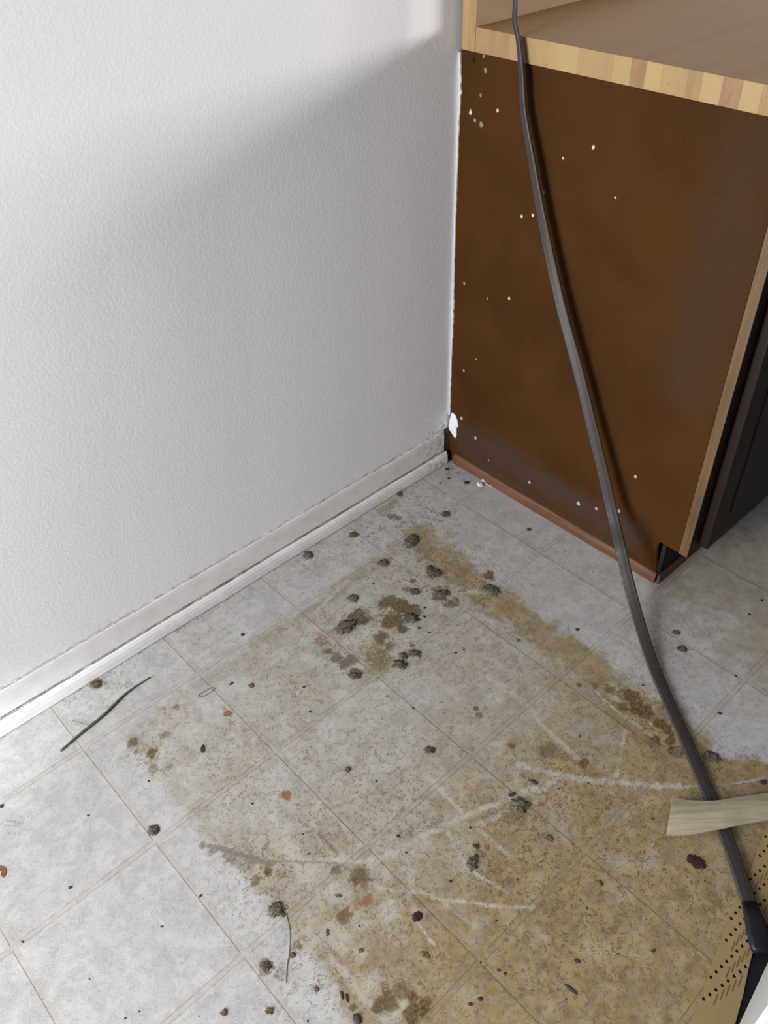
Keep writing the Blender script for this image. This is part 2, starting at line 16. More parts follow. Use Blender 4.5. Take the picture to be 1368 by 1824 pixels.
DEBRIS = [('dust', -0.2669, -0.1294, 0.0173, 1.6, 120, 'grey oval dust clump just beyond the peak of the tan stain, towards the corner', None), ('dust', -0.3526, -0.1363, 0.0111, 1.1, 0, 'small grey dust ball on the dark edge of the tan stain below the baseboard', None), ('dust', -0.2524, -0.3413, 0.0144, 1.5, 20, 'grey dust clump at the end of the short pale scrape near the cabinet', None), ('dust', -0.3642, -0.239, 0.0105, 1.2, 0, 'flat grey lint tuft above the ring of brown stains', None), ('dust', -0.299, -0.2342, 0.0108, 1.5, 150, 'dark brown lint lump, lower one of a touching pair near the cabinet', None), ('dust', -0.2957, -0.2149, 0.0096, 1.3, 120, 'dark brown lint lump, upper one of a touching pair near the cabinet', None), ('dust', -0.1505, -0.1191, 0.0091, 1.2, 0, 'small grey fluff on the grid line near the cabinet corner', None), ('dust', -0.9486, -0.5534, 0.0122, 1.1, 30, 'round grey dust ball with a pale centre beside the long hair', None), ('dust', -0.6941, -0.7005, 0.0102, 1.4, 110, 'oval grey dust ball just below a black crumb in the brown stain', None), ('dust', -0.5694, -0.6859, 0.0139, 1.2, 10, 'wide grey dust clump beside black crumbs at the end of the long pale scrape', None), ('dust', -0.5123, -0.3523, 0.0127, 1.4, 10, 'dark grey oval lint clump, largest of the three below the brown ring', None), ('dust', -0.4747, -0.3519, 0.0106, 1.5, 10, 'dark lint clump at the upper right of the three below the brown ring', None), ('dust', -0.4933, -0.3414, 0.0082, 1.2, 30, 'dark lint clump between two others on the grid line below the brown ring', None), ('dust', -0.5232, -0.2129, 0.0173, 1.6, 150, 'grey brown dust mass at the left of the ring of brown stains', None), ('dust', -0.4196, -0.2833, 0.0163, 1.4, 0, 'grey brown dust mass at the right of the ring of brown stains', None), ('dust', -0.5878, -0.3153, 0.0091, 1.4, 10, 'dark dust tuft at the lower end of the ring of brown stains', None), ('dust', -1.012, -0.3229, 0.0083, 1.2, 40, 'olive brown dust tuft at a grid line crossing on the clean left side', None), ('dust', -0.9387, -0.0051, 0.0093, 1.4, 0, 'greyish dust smear tuft against the baseboard above the twig', None), ('dust', -0.4492, -0.0092, 0.0113, 1.2, 60, 'dark spidery lint tuft below the middle of the baseboard', None), ('dust', -0.6021, -0.5168, 0.0081, 1.2, 0, 'dark fuzzy lint ball on the grid line in the middle of the floor', None), ('dust', -1.0068, -0.6042, 0.0068, 1.3, 20, 'brownish lint tuft left of the long hair near the bottom', None), ('dust', -0.2755, -0.8477, 0.011, 1.6, 20, 'brown grey lint tuft on the right of the flat cord', None), ('dust', -0.1133, -0.6865, 0.0083, 1.3, 20, 'dark spiky lint tuft on the clean floor right of the cord', None), ('dust', -0.3292, -0.2795, 0.0118, 1.7, 170, 'brown lint streak under the touching pair of lumps', None), ('flake', -0.4526, -0.9266, 0.0112, 1.4, 35, 'dark red brown leaf-like flake below the pale wood lath', None), ('flake', -0.8095, -0.6997, 0.0072, 1.3, 140, 'black ragged flake above the thin pale scratch near the bottom', None), ('crumb_b', -0.6709, -0.6859, 0.0061, 1.3, 10, 'black pointed crumb above the oval grey dust ball', None), ('crumb_b', -0.96, -0.7408, 0.0091, 1.5, 60, 'dark slate coloured chip at the bottom edge of the picture', None), ('crumb_b', -0.9553, -0.7049, 0.0051, 2.6, 75, 'short black bar-shaped crumb, left one of a parallel pair', None), ('crumb_b', -0.9527, -0.7121, 0.005, 2.6, 75, 'short black bar-shaped crumb, right one of a parallel pair', None), ('crumb', -0.5812, -0.7526, 0.0062, 1.5, 10, 'dark brown oval crumb right of the long pale scrape', None), ('crumb', -0.7246, -0.4511, 0.0059, 1, 0, 'round brown crumb on the pale tan middle area', None), ('crumb_b', -0.581, -0.8492, 0.005, 1.6, 70, 'black elongated crumb right of the lower grid crossing', None), ('crumb_b', -0.6068, -0.9563, 0.0038, 1.8, 150, 'black crumb near the left of the perforated mat', None), ('crumb_b', -0.6932, -0.8927, 0.0045, 1.7, 10, 'black elongated crumb in the lower right tile', None), ('crumb_b', -0.7284, -0.9086, 0.0073, 4, 40, 'thin dark splinter lying in the lower right tile', None), ('crumb_b', -0.8251, -0.8345, 0.0043, 1.2, 0, 'black crumb, right one of two at the bottom of the picture', None), ('crumb_b', -0.8394, -0.8295, 0.0036, 1.2, 0, 'black crumb, left one of two at the bottom of the picture', None), ('crumb_b', -0.7803, -0.8274, 0.003, 1.4, 40, 'tiny black seed, left one of two beside the lower grid line', None), ('crumb_b', -0.7774, -0.836, 0.003, 1.4, 40, 'tiny black seed, right one of two beside the lower grid line', None), ('crumb_b', -0.5234, -0.675, 0.0067, 2.2, 35, 'black bar-shaped crumb above the wide grey dust clump', None), ('crumb_b', -0.5656, -0.6665, 0.0066, 1.8, 160, 'black crumb touching the upper left of the wide grey dust clump', None), ('crumb_b', -0.8752, -0.2535, 0.0072, 2.2, 85, 'dark olive upright crumb in the pale left corner of the stain', None), ('crumb_b', -0.7603, -0.1735, 0.0045, 1.7, 130, 'small black seed left of the ring of brown stains', None), ('crumb', -0.737, -0.2029, 0.0056, 1.2, 60, 'small olive crumb just right of a black seed', None), ('crumb_b', -0.6775, -0.0929, 0.0049, 1, 0, 'round black dot of grit on the clean strip by the baseboard', None), ('crumb_b', -1.0177, -0.4608, 0.0033, 1.8, 130, 'black crumb on the grid line in the clean lower left', None), ('crumb_b', -1.1508, -0.3172, 0.0034, 1, 0, 'round grey brown crumb alone on the clean left tile', None), ('crumb_b', -1.1687, -0.1191, 0.0049, 1, 0, 'dark round crumb at the left edge of the picture', None), ('curl', -1.2141, -0.2227, 0.0098, 1, 0, 'curved red brown peel at the left edge of the picture', None), ('crumb', -0.9716, -0.6191, 0.0046, 1.1, 0, 'dark lint crumb just right of the long hair', None), ('crumb', -1.0826, -0.614, 0.005, 1, 30, 'grey crumb below the round mark in the lower left', None), ('crumb', -1.0385, -0.6538, 0.0057, 1, 0, 'pale brown crumb near the bottom edge, right of the grey crumb', None), ('crumb', -0.3405, -0.0277, 0.0103, 1.3, 20, 'black crumb with a tail next to the baseboard', None), ('crumb', -0.1775, 0.0024, 0.0095, 1.4, 60, 'brown crumb touching the bottom of the shoe moulding', None), ('crumb_b', -0.0609, -0.279, 0.0059, 1.2, 10, 'single black crumb on the clean floor in front of the cabinet', None), ('crumb_b', -0.2138, -0.5244, 0.0049, 1, 0, 'tiny black dot on the clean floor left of the cord', None), ('crumb', -0.0873, -0.6567, 0.0073, 1.2, 0, 'brownish crumb above the spiky lint tuft right of the cord', None), ('crumb_b', -0.2606, -0.9277, 0.0068, 1.1, 0, 'black crumb at the right edge above the wood lath', None), ('crumb_b', -0.1915, -0.8099, 0.0043, 1.8, 20, 'small black crumb on the grid line right of the cord', None), ('crumb', -0.4637, -0.168, 0.0104, 1.3, 20, 'dark brown crumb cluster inside the top corner of the tan stain', None), ('crumb_b', -0.0392, -0.0773, 0.0081, 1.3, 0, 'dark crumb left of the white plaster chip', None), ('crumb_b', -0.0004, -0.1041, 0.0065, 1.2, 0, 'dark crumb touching the white plaster chip', None), ('crumb_b', -0.0336, -0.0096, 0.0067, 1.1, 0, 'dark crumb beside the end of the shoe moulding', None), ('crumb_b', 0.006, -0.0063, 0.0102, 1.3, 0, 'black lump in the corner between moulding and cabinet', None), ('crumb', -0.8713, -0.5998, 0.0041, 1.8, 10, 'small dark olive crumb left of the orange stain', None), ('crumb', -0.9171, -0.629, 0.0039, 2.4, 85, 'thin dark upright crumb below and left of the orange stain', None), ('crumb', -0.8983, -0.6792, 0.0038, 1.4, 150, 'small black crumb inside the lower brown patch, left side', None), ('crumb', -0.8382, -0.7454, 0.0053, 2, 35, 'ragged dark crumb inside the lower brown patch, right side', None), ('crumb_b', -0.7381, -0.6964, 0.0033, 1, 0, 'small black crumb above the lower pale scrape', None), ('crumb_b', -0.7451, -0.5926, 0.0036, 1.2, 0, 'small black crumb just above the long pale scrape', None), ('crumb', -0.975, -0.6757, 0.0036, 1.4, 60, 'dark crumb left of the parallel pair of black bars', None), ('chip', -0.0219, -0.1029, 0.008, 1.3, 70, 'white plaster chip on the floor at the foot of the cabinet', None), ('chip', -0.0065, -0.101, 0.0065, 1.3, 10, 'small white plaster crumb above the larger white chip', None), ('chip', 0.0283, 0.0056, 0.0069, 1.2, 0, 'off-white plaster crumb at the corner of the cabinet base', None), ('chip', 0.0073, -0.0015, 0.0059, 1.2, 0, 'tiny pale plaster crumb beside the black lump in the corner', None), ('speck', -0.671, -0.2701, 0.0049, 1.25, 121, 'tiny black speck of grit right of the small orange spot', None), ('speck', -0.6968, -0.3192, 0.0044, 1.0, 32, 'tiny black speck of grit above and left of the round brown crumb', None), ('speck', -0.5767, -0.3882, 0.0033, 1.5, 10, 'tiny black speck of grit below and left of the three dark lint clumps', None), ('speck', -0.5623, -0.4387, 0.0044, 1.5, 42, 'tiny black speck of grit above the dark fuzzy lint ball', None), ('speck', -0.4034, -0.4098, 0.004, 1.0, 124, 'tiny black speck of grit right of the three dark lint clumps', None), ('speck', -0.3808, -0.2841, 0.0043, 1.75, 129, 'tiny black speck of grit below the touching pair of lint lumps', None), ('speck', -0.3974, -0.3008, 0.0055, 1.75, 61, 'tiny black speck of grit above and right of the three dark lint clumps', None), ('speck', -0.4253, -0.3137, 0.0054, 1.25, 71, 'tiny black speck of grit right of the ring of brown stains', None), ('speck', -0.4187, -0.3357, 0.0041, 1.0, 14, 'tiny black speck of grit left of the grid crossing left of the cord', None), ('speck', -0.8749, -0.3929, 0.0041, 1.25, 21, 'tiny black speck of grit left of the rust spot', None), ('speck', -0.7404, -0.4925, 0.0028, 1.75, 145, 'tiny black speck of grit just below and right of the round brown crumb', None), ('speck', -0.849, -0.4886, 0.003, 1.25, 129, 'tiny black speck of grit below and right of the rust spot', None), ('speck', -0.8621, -0.5199, 0.0035, 1.75, 157, 'tiny black speck of grit below the rust spot', None), ('speck', -0.7546, -0.6198, 0.0035, 1.5, 52, 'tiny black speck of grit above and right of the orange stain', None), ('speck', -0.6648, -0.7627, 0.0025, 1.25, 95, 'tiny black speck of grit right of the oval grey dust ball', None), ('speck', -0.4005, -0.6737, 0.0038, 1.25, 113, 'tiny black speck of grit below the grid crossing left of the cord', None), ('speck', -0.2352, -0.6849, 0.0045, 1.5, 32, 'tiny black speck of grit below and left of the dark spiky lint tuft', None), ('speck', 0.0508, -0.7275, 0.0051, 1.25, 167, 'tiny black speck of grit above and right of the dark spiky lint tuft', None), ('speck', 0.1018, -0.7259, 0.0057, 1.75, 111, 'tiny black speck of grit right of the toe corner of the cabinet', None), ('speck', -0.0995, -0.7862, 0.0042, 1.5, 78, 'tiny black speck of grit below and right of the dark spiky lint tuft', None), ('speck', -0.6256, -0.8577, 0.0035, 1.75, 71, 'tiny black speck of grit below the grid crossing left of the lath', None), ('speck', -0.4409, -0.8429, 0.003, 1.25, 119, 'tiny black speck of grit just left of the end of the wood lath', None), ('speck', -1.1638, -0.5355, 0.0027, 1.5, 178, 'tiny black speck of grit below and left of the long brown hair', None), ('speck', -1.1816, -0.5299, 0.0029, 1.25, 117, 'tiny black speck of grit below and left of the round grey dust ball', None), ('speck', -1.0828, -0.4602, 0.0035, 1.75, 1, 'tiny black speck of grit below the olive brown tuft', None), ('speck', -1.1924, -0.4526, 0.0023, 1.75, 55, 'tiny black speck of grit below and right of the red brown peel', None), ('speck', -0.9731, -0.2435, 0.0033, 1.25, 49, 'tiny black speck of grit above the olive brown tuft', None), ('speck', -1.0749, -0.2301, 0.0038, 1.5, 152, 'tiny black speck of grit left of the olive brown tuft', None), ('speck', -1.2373, -0.3426, 0.0035, 1.5, 26, 'tiny black speck of grit below the red brown peel', None), ('speck', -0.0821, -0.0351, 0.0054, 1.25, 19, 'tiny black speck of grit just below and left of the end of the baseboard', None), ('speck', 0.0031, -0.1948, 0.0047, 1.75, 35, 'tiny black speck of grit just above the single black crumb by the cabinet', None), ('speck', 0.0066, -0.2064, 0.0058, 1.75, 173, 'tiny black speck of grit right of the white plaster chip', None), ('speck', -0.0565, -0.0371, 0.006, 1.0, 158, 'tiny black speck of grit just below the end of the baseboard', None), ('speck', -0.7904, -0.8038, 0.0028, 1.75, 93, 'tiny black speck of grit just above and left of the two tiny black seeds', None), ('speck', -0.6555, -0.659, 0.0039, 1.0, 146, 'tiny black speck of grit above the oval grey dust ball', None), ('speck', -0.4615, -0.737, 0.0032, 1.75, 169, 'tiny black speck of grit above the grid crossing left of the lath', None), ('speck', -0.5037, -0.7105, 0.0028, 1.0, 90, 'tiny black speck of grit right of the wide grey dust clump', None), ('speck', -0.6461, -0.9252, 0.0023, 1.0, 100, 'tiny black speck of grit left of the black crumb near the perforated mat', None), ('speck', -0.619, -0.7683, 0.0029, 1.5, 44, 'tiny black speck of grit left of the grid crossing left of the lath', None), ('speck', -0.7427, -0.9123, 0.0024, 1.0, 4, 'tiny black speck of grit below and right of the two tiny black seeds', None), ('speck', -0.6188, -0.6347, 0.0028, 1.75, 115, 'tiny black speck of grit left of the wide grey dust clump', None), ('speck', -0.7054, -0.4995, 0.0032, 1.5, 94, 'tiny black speck of grit just right of the round brown crumb', None), ('speck', -0.4079, -0.166, 0.004, 1.25, 85, 'tiny black speck of grit above the ring of brown stains', None), ('speck', -1.0084, -0.6979, 0.0028, 1.75, 57, 'tiny black speck of grit below and left of the pair of black bars', None), ('speck', -0.7315, -0.7813, 0.0024, 1.25, 125, 'tiny black speck of grit above the two tiny black seeds', None), ('speck', -0.4699, -0.9513, 0.0025, 1.25, 125, 'tiny black speck of grit just below and right of the dark red brown flake', None), ('speck', -0.4187, -0.4043, 0.0048, 1.75, 157, 'tiny black speck of grit below and left of the single black crumb by the cabinet', None), ('speck', -0.8782, -0.653, 0.0024, 1.5, 70, 'tiny black speck of grit just below the orange stain', None)]
TWIG = [(-1.0515, -0.0918), (-1.0197, -0.0854), (-0.9886, -0.0806), (-0.9613, -0.0761), (-0.9336, -0.068), (-0.9127, -0.0628), (-0.8947, -0.0612), (-0.8772, -0.0607), (-0.859, -0.0605)]
TWIG_SIDE = [(-0.9886, -0.0806), (-0.9983, -0.0648), (-1.0076, -0.0479)]
HAIR = [(-0.9426, -0.568), (-0.9504, -0.5846), (-0.9589, -0.5979), (-0.9741, -0.6148), (-0.9877, -0.6272), (-0.9994, -0.6409)]
HAIR2 = [(-0.0092, -0.1069), (-0.0083, -0.1163), (-0.008, -0.128)]
OUTLINE = [(-0.8168, -0.1536), (-0.7931, -0.1558), (-0.7909, -0.1632), (-0.8152, -0.162)]
CORD = [(-0.018, -0.0981, 1.0783), (-0.018, -0.1071, 1.0087), (-0.018, -0.1103, 0.9646), (-0.018, -0.112, 0.9356), (-0.019, -0.1236, 0.9082), (-0.02, -0.1346, 0.8655), (-0.022, -0.147, 0.8089), (-0.026, -0.1763, 0.7357), (-0.027, -0.2021, 0.667), (-0.029, -0.2357, 0.5876), (-0.031, -0.2781, 0.4964), (-0.033, -0.3273, 0.4028), (-0.036, -0.3713, 0.3148), (-0.042, -0.4187, 0.2257), (-0.052, -0.463, 0.147), (-0.0845, -0.5106, 0.112), (-0.0996, -0.5464, 0.066), (-0.1353, -0.6023, 0.028), (-0.1865, -0.67, 0.009), (-0.2283, -0.7262, 0.0055), (-0.2772, -0.7932, 0.0045), (-0.3257, -0.8568, 0.0045), (-0.3643, -0.9079, 0.0045), (-0.4042, -0.9541, 0.0078), (-0.4416, -0.9953, 0.0085), (-0.4762, -1.0304, 0.0115), (-0.4929, -1.0481, 0.0115)]
LATH = [(-0.3972, -0.8468), (-0.3745, -0.8752), (-0.3495, -0.8991), (-0.3113, -0.9249), (-0.2822, -0.9446), (-0.2323, -0.9761), (-0.4549, -0.8745), (-0.4326, -0.897), (-0.392, -0.9244), (-0.3533, -0.9487), (-0.3242, -0.9675), (-0.2758, -0.9983)]
MAT_OUT = [(-0.6722, -1.0429), (-0.6506, -1.0399), (-0.6303, -1.0371), (-0.607, -1.031), (-0.5788, -1.0239), (-0.554, -1.0174), (-0.5249, -1.0111), (-0.489, -1.0004), (-0.4588, -0.996), (-0.432, -0.993), (-0.4019, -0.9867), (-0.3668, -0.9779), (-0.3347, -0.9712), (-0.2946, -0.9642), (-0.2553, -0.9684), (-0.2516, -0.9987), (-0.3653, -1.0391), (-0.4433, -1.0545), (-0.4663, -1.0434), (-0.4565, -1.0269), (-0.4742, -1.0359), (-0.4968, -1.046), (-0.5176, -1.0518), (-0.5368, -1.0576), (-0.5691, -1.0687), (-0.6082, -1.0799), (-0.6339, -1.0877)]
PANEL_MARKS = [(-0.2751, 0.7765, 0.0033, 'w', 0.9), (-0.2189, 0.7464, 0.0024200000000000003, 'w', 0.8), (-0.1423, 0.6271, 0.0033, 'w', 0.9), (-0.1672, 0.636, 0.0033, 'w', 1), (-0.1285, 0.4627, 0.0033, 'w', 0.8), (-0.0716, 0.7925, 0.0033, 'w', 0.9), (-0.329, 0.7099, 0.0022, 'w', 0.7), (-0.4643, 0.2158, 0.0033, 'w', 0.7), (-0.0405, 0.8509, 0.0044, 'w', 0.28), (-0.0318, 0.8096, 0.0033, 'w', 0.3), (-0.0142, 0.8624, 0.0055000000000000005, 'k', 1), (-0.0184, 0.1317, 0.0044, 'w', 0.6), (-0.0629, 0.1003, 0.0044, 'w', 0.45), (-0.2226, 0.0642, 0.0044, 'w', 0.45), (-0.3508, 0.081, 0.0055000000000000005, 'w', 0.55), (-0.394, 0.0935, 0.0044, 'w', 0.5), (-0.444, 0.1182, 0.0044, 'w', 0.4), (-0.0526, 0.2975, 0.0022, 'w', 0.6), (-0.0192, 0.2559, 0.0033, 'w', 0.45), (-0.0111, 0.4542, 0.0033, 'w', 0.35), (-0.0736, 0.4433, 0.0022, 'w', 0.4), (-0.0362, 0.7626, 0.0055000000000000005, 'w', 0.28), (-0.0213, 0.7662, 0.0033, 'w', 0.5), (-0.0099, 0.778, 0.0044, 'w', 0.8), (-0.1868, 0.6817, 0.00165, 'w', 0.5), (-0.0353, 0.8716, 0.0033, 'w', 0.3), (-0.1045, 0.0597, 0.0033, 'w', 0.3)]
PANEL_GRIME_AND_TONE = [([(-0.0171, 0.0847), (-0.1023, 0.0898), (-0.2003, 0.0811), (-0.3071, 0.0809), (-0.3935, 0.0797), (-0.4753, 0.0786)], 0.045, 0.8), ([(-0.0275, 0.0504), (-0.1573, 0.0253), (-0.3171, 0.0088), (-0.4603, 0.0148)], 0.03, 0.7), ([(-0.5369, 0.8201), (-0.5324, 0.7063), (-0.5273, 0.5768), (-0.5264, 0.4526)], 0.07, 0.38), ([(-0.5429, 0.7829), (-0.5472, 0.6848)], 0.06, 0.25), ([(-0.066, 0.1324), (-0.2424, 0.1195)], 0.02, 0.4)]  # grime along the foot; upper strokes grey a band near the front edge
SEAM = [(0.003, 0.8701), (-0.0012, 0.8402), (-0.0052, 0.814), (-0.0045, 0.777), (0.0006, 0.7184), (0.0019, 0.6882), (0.0051, 0.5709), (0.007, 0.4783), (0.0043, 0.3803), (0.0059, 0.3407), (0.0096, 0.2715), (0.0114, 0.185)]
SEAM_W = [0.001, 0.0035, 0.006, 0.004, 0.002, 0.0025, 0.001, 0.0015, 0.004, 0.0035, 0.0015, 0.002]
FLAKE_OUT = [(0.0095, 0.1349), (-0.0011, 0.1324), (-0.0086, 0.1192), (-0.0109, 0.1065), (-0.006, 0.0979), (-0.0069, 0.0764), (-0.0018, 0.0706), (0.0092, 0.0792), (0.0183, 0.0857), (0.0172, 0.1035), (0.0142, 0.1204)]
CAM_POS = (-1.19926, -1.09491, 1.23789)
CAM_ROT = [[0.732868, 0.456995, -0.504044], [-0.679933, 0.465377, -0.56667], [-0.024395, 0.75801, 0.651786]]
FOCAL_PX = 1535.40

D = bpy.data
COL = bpy.context.scene.collection
scene = bpy.context.scene

# ------------------------------------------------------------------ camera, world, lights, exposure
cam_d = D.cameras.new('camera'); cam = D.objects.new('camera', cam_d); COL.objects.link(cam)
cam_d.sensor_fit = 'VERTICAL'; cam_d.sensor_height = 24.0
cam_d.lens = FOCAL_PX*24.0/1824.0
cam_d.clip_start = .02
m = Matrix([list(r) for r in CAM_ROT]).to_4x4(); m.translation = Vector(CAM_POS)
cam.matrix_world = m
scene.camera = cam

world = D.worlds.new('world'); scene.world = world; world.use_nodes = True
bg = world.node_tree.nodes['Background']
bg.inputs[0].default_value = (1.0, .95, .86, 1); bg.inputs[1].default_value = .085

def area(name, loc, target, sx, sy, power, col, spread=180):
    l = D.lights.new(name, 'AREA'); l.shape = 'RECTANGLE'; l.size = sx; l.size_y = sy
    l.energy = power; l.color = col; l.spread = math.radians(spread)
    o = D.objects.new(name, l); COL.objects.link(o); o.location = loc
    o.rotation_euler = (Vector(target)-Vector(loc)).to_track_quat('-Z', 'Y').to_euler()
    return o
# daylight from a glazed door to the left, a bright window over the worktop far to the right
area('door_daylight', (-3.0, -.40, 1.0), (-.6, -.35, .15), .78, 1.8, 108, (.95, .97, 1.0))
area('window_daylight', (2.0, -1.9, 1.17), (-.5, .02, 1.0), 1.1, .5, 46, (1.0, .975, .965))
# sunlight slipping through a gap, a soft patch at the foot of the wall
sl = D.lights.new('sun_gap', 'SPOT'); sl.energy = 95; sl.color = (.86, .97, 1.0); sl.spot_size = math.radians(12); sl.spot_blend = 1.0; sl.shadow_soft_size = .05
so = D.objects.new('sun_gap', sl); COL.objects.link(so); so.location = (-2.3, -.45, .45)
so.rotation_euler = (Vector((-1.15, -.025, .0))-so.location).to_track_quat('-Z', 'Y').to_euler()

vs = scene.view_settings
vs.view_transform = 'Standard'; vs.look = 'None'; vs.gamma = 1.0; vs.use_curve_mapping = False
vs.exposure = 0.25

# ------------------------------------------------------------------ helpers
def tag(o, label=None, cat=None, group=None, kind=None):
    if label: o['label'] = label
    if cat: o['category'] = cat
    if group: o['group'] = group
    if kind: o['kind'] = kind
    return o
def empty(name, loc):
    o = D.objects.new(name, None); COL.objects.link(o); o.location = loc; o.empty_display_size = .05
    return o
def link(name, me, mats, parent=None, smooth=False):
    o = D.objects.new(name, me); COL.objects.link(o)
    for mt in (mats if isinstance(mats, (list, tuple)) else [mats]): me.materials.append(mt)
    if smooth:
        for p in me.polygons: p.use_smooth = True
    if parent:
        o.parent = parent; o.matrix_parent_inverse = Matrix.Translation(-parent.location)
    return o
def from_bm(name, bm, mats, parent=None, smooth=False):
    me = D.meshes.new(name); bmesh.ops.recalc_face_normals(bm, faces=bm.faces[:]); bm.to_mesh(me); bm.free()
    return link(name, me, mats, parent, smooth)
def bm_box(bm, a, b, bev=0, seg=2):
    r = bmesh.ops.create_cube(bm, size=1.0); v = r['verts']
    for q in v:
        q.co = Vector([(a[i]+b[i])/2 + q.co[i]*(b[i]-a[i]) for i in range(3)])
    if bev:
        es = list({e for q in v for e in q.link_edges})
        bmesh.ops.bevel(bm, geom=es, offset=bev, segments=seg, affect='EDGES', profile=.6)
def box(name, a, b, mats, parent=None, bev=0, seg=2):
    bm = bmesh.new(); bm_box(bm, a, b, bev, seg); return from_bm(name, bm, mats, parent)
def extrude_profile(name, prof, x0, x1, n, mats, parent=None, jitter=0):
    """prof: list of (y,z); swept along x"""
    bm = bmesh.new(); rings = []
    for i in range(n+1):
        x = x0+(x1-x0)*i/n
        k = jitter*(mnoise.noise(Vector((x*7, 3.1, 0))))
        rings.append([bm.verts.new((x, y+k*(1 if y < .02 else 0), z)) for y, z in prof])
    L = len(prof)
    for i in range(n):
        for j in range(L):
            bm.faces.new((rings[i][j], rings[i][(j+1) % L], rings[i+1][(j+1) % L], rings[i+1][j]))
    bm.faces.new(rings[0]); bm.faces.new(rings[-1][::-1])
    return from_bm(name, bm, mats, parent)
def tube(name, pts, rads, mats, parent=None, seg=8):
    bm = bmesh.new(); pts = [Vector(p) for p in pts]; rings = []
    for i, p in enumerate(pts):
        t = (pts[min(i+1, len(pts)-1)]-pts[max(i-1, 0)]).normalized()
        a = t.cross(Vector((0, 0, 1)));  a = a.normalized() if a.length > 1e-4 else Vector((1, 0, 0)); b = a.cross(t).normalized()
        r = rads[i] if isinstance(rads, (list, tuple)) else rads
        rings.append([bm.verts.new(p+a*math.cos(2*math.pi*k/seg)*r+b*math.sin(2*math.pi*k/seg)*r) for k in range(seg)])
    for i in range(len(rings)-1):
        for k in range(seg):
            bm.faces.new((rings[i][k], rings[i][(k+1) % seg], rings[i+1][(k+1) % seg], rings[i+1][k]))
    bm.faces.new(rings[0]); bm.faces.new(rings[-1][::-1])
    return from_bm(name, bm, mats, parent, True)

# numpy value noise used for the ragged outlines of stains
def vnoise(x, y, scale, seed=0):
    X = x*scale; Y = y*scale; xi = np.floor(X).astype(np.int64); yi = np.floor(Y).astype(np.int64)
    fx = X-xi; fy = Y-yi; fx = fx*fx*(3-2*fx); fy = fy*fy*(3-2*fy)
    def h(a, b):
        n = (a*374761393+b*668265263+seed*1442695041) & 0xffffffff
        n = ((n ^ (n >> 13))*1274126177) & 0xffffffff
        return ((n ^ (n >> 16)) & 0xffff)/65535.0
    return ((h(xi, yi)*(1-fx)+h(xi+1, yi)*fx)*(1-fy)+(h(xi, yi+1)*(1-fx)+h(xi+1, yi+1)*fx)*fy)*2-1
def fbm(x, y, scale, seed=0, octv=3):
    s = 0; a = 1; t = 0
    for k in range(octv):
        s = s+a*vnoise(x, y, scale*(2**k), seed+k*17); t += a; a *= .55
    return s/t
def sstep(a, b, x):
    t = np.clip((x-a)/(b-a), 0, 1); return t*t*(3-2*t)
def seg_dist(X, Y, pts):
    d = np.full(X.shape, 1e3)
    for (x0, y0), (x1, y1) in zip(pts[:-1], pts[1:]):
        dx, dy = x1-x0, y1-y0; L = dx*dx+dy*dy+1e-12
        t = np.clip(((X-x0)*dx+(Y-y0)*dy)/L, 0, 1)
        d = np.minimum(d, np.hypot(X-x0-t*dx, Y-y0-t*dy))
    return d
def poly_sd(X, Y, pts):
    d = seg_dist(X, Y, pts+[pts[0]]); inside = np.zeros(X.shape, bool)
    for (x0, y0), (x1, y1) in zip(pts, pts[1:]+[pts[0]]):
        c = ((y0 > Y) != (y1 > Y)) & (X < (x1-x0)*(Y-y0)/(y1-y0+1e-12)+x0)
        inside ^= c
    return np.where(inside, -d, d)
def grid_mesh(name, us, vs_, place):
    U, V = np.meshgrid(us, vs_, indexing='ij'); nu, nv = U.shape
    co = place(U, V).reshape(-1, 3).astype(np.float32)
    idx = np.arange(nu*nv).reshape(nu, nv)
    q = np.stack([idx[:-1, :-1], idx[1:, :-1], idx[1:, 1:], idx[:-1, 1:]], -1).reshape(-1, 4)
    return U, V, co, q
def mesh_np(name, co, quads):
    me = D.meshes.new(name)
    me.vertices.add(len(co)); me.vertices.foreach_set('co', co.ravel())
    me.loops.add(quads.size); me.loops.foreach_set('vertex_index', quads.ravel().astype(np.int32))
    me.polygons.add(len(quads)); me.polygons.foreach_set('loop_start', (np.arange(len(quads))*4).astype(np.int32))
    me.update(calc_edges=True); me.validate()
    return me
def set_attr(me, name, arr):
    a = me.color_attributes.new(name, 'FLOAT_COLOR', 'POINT')
    a.data.foreach_set('color', arr.astype(np.float32).ravel())

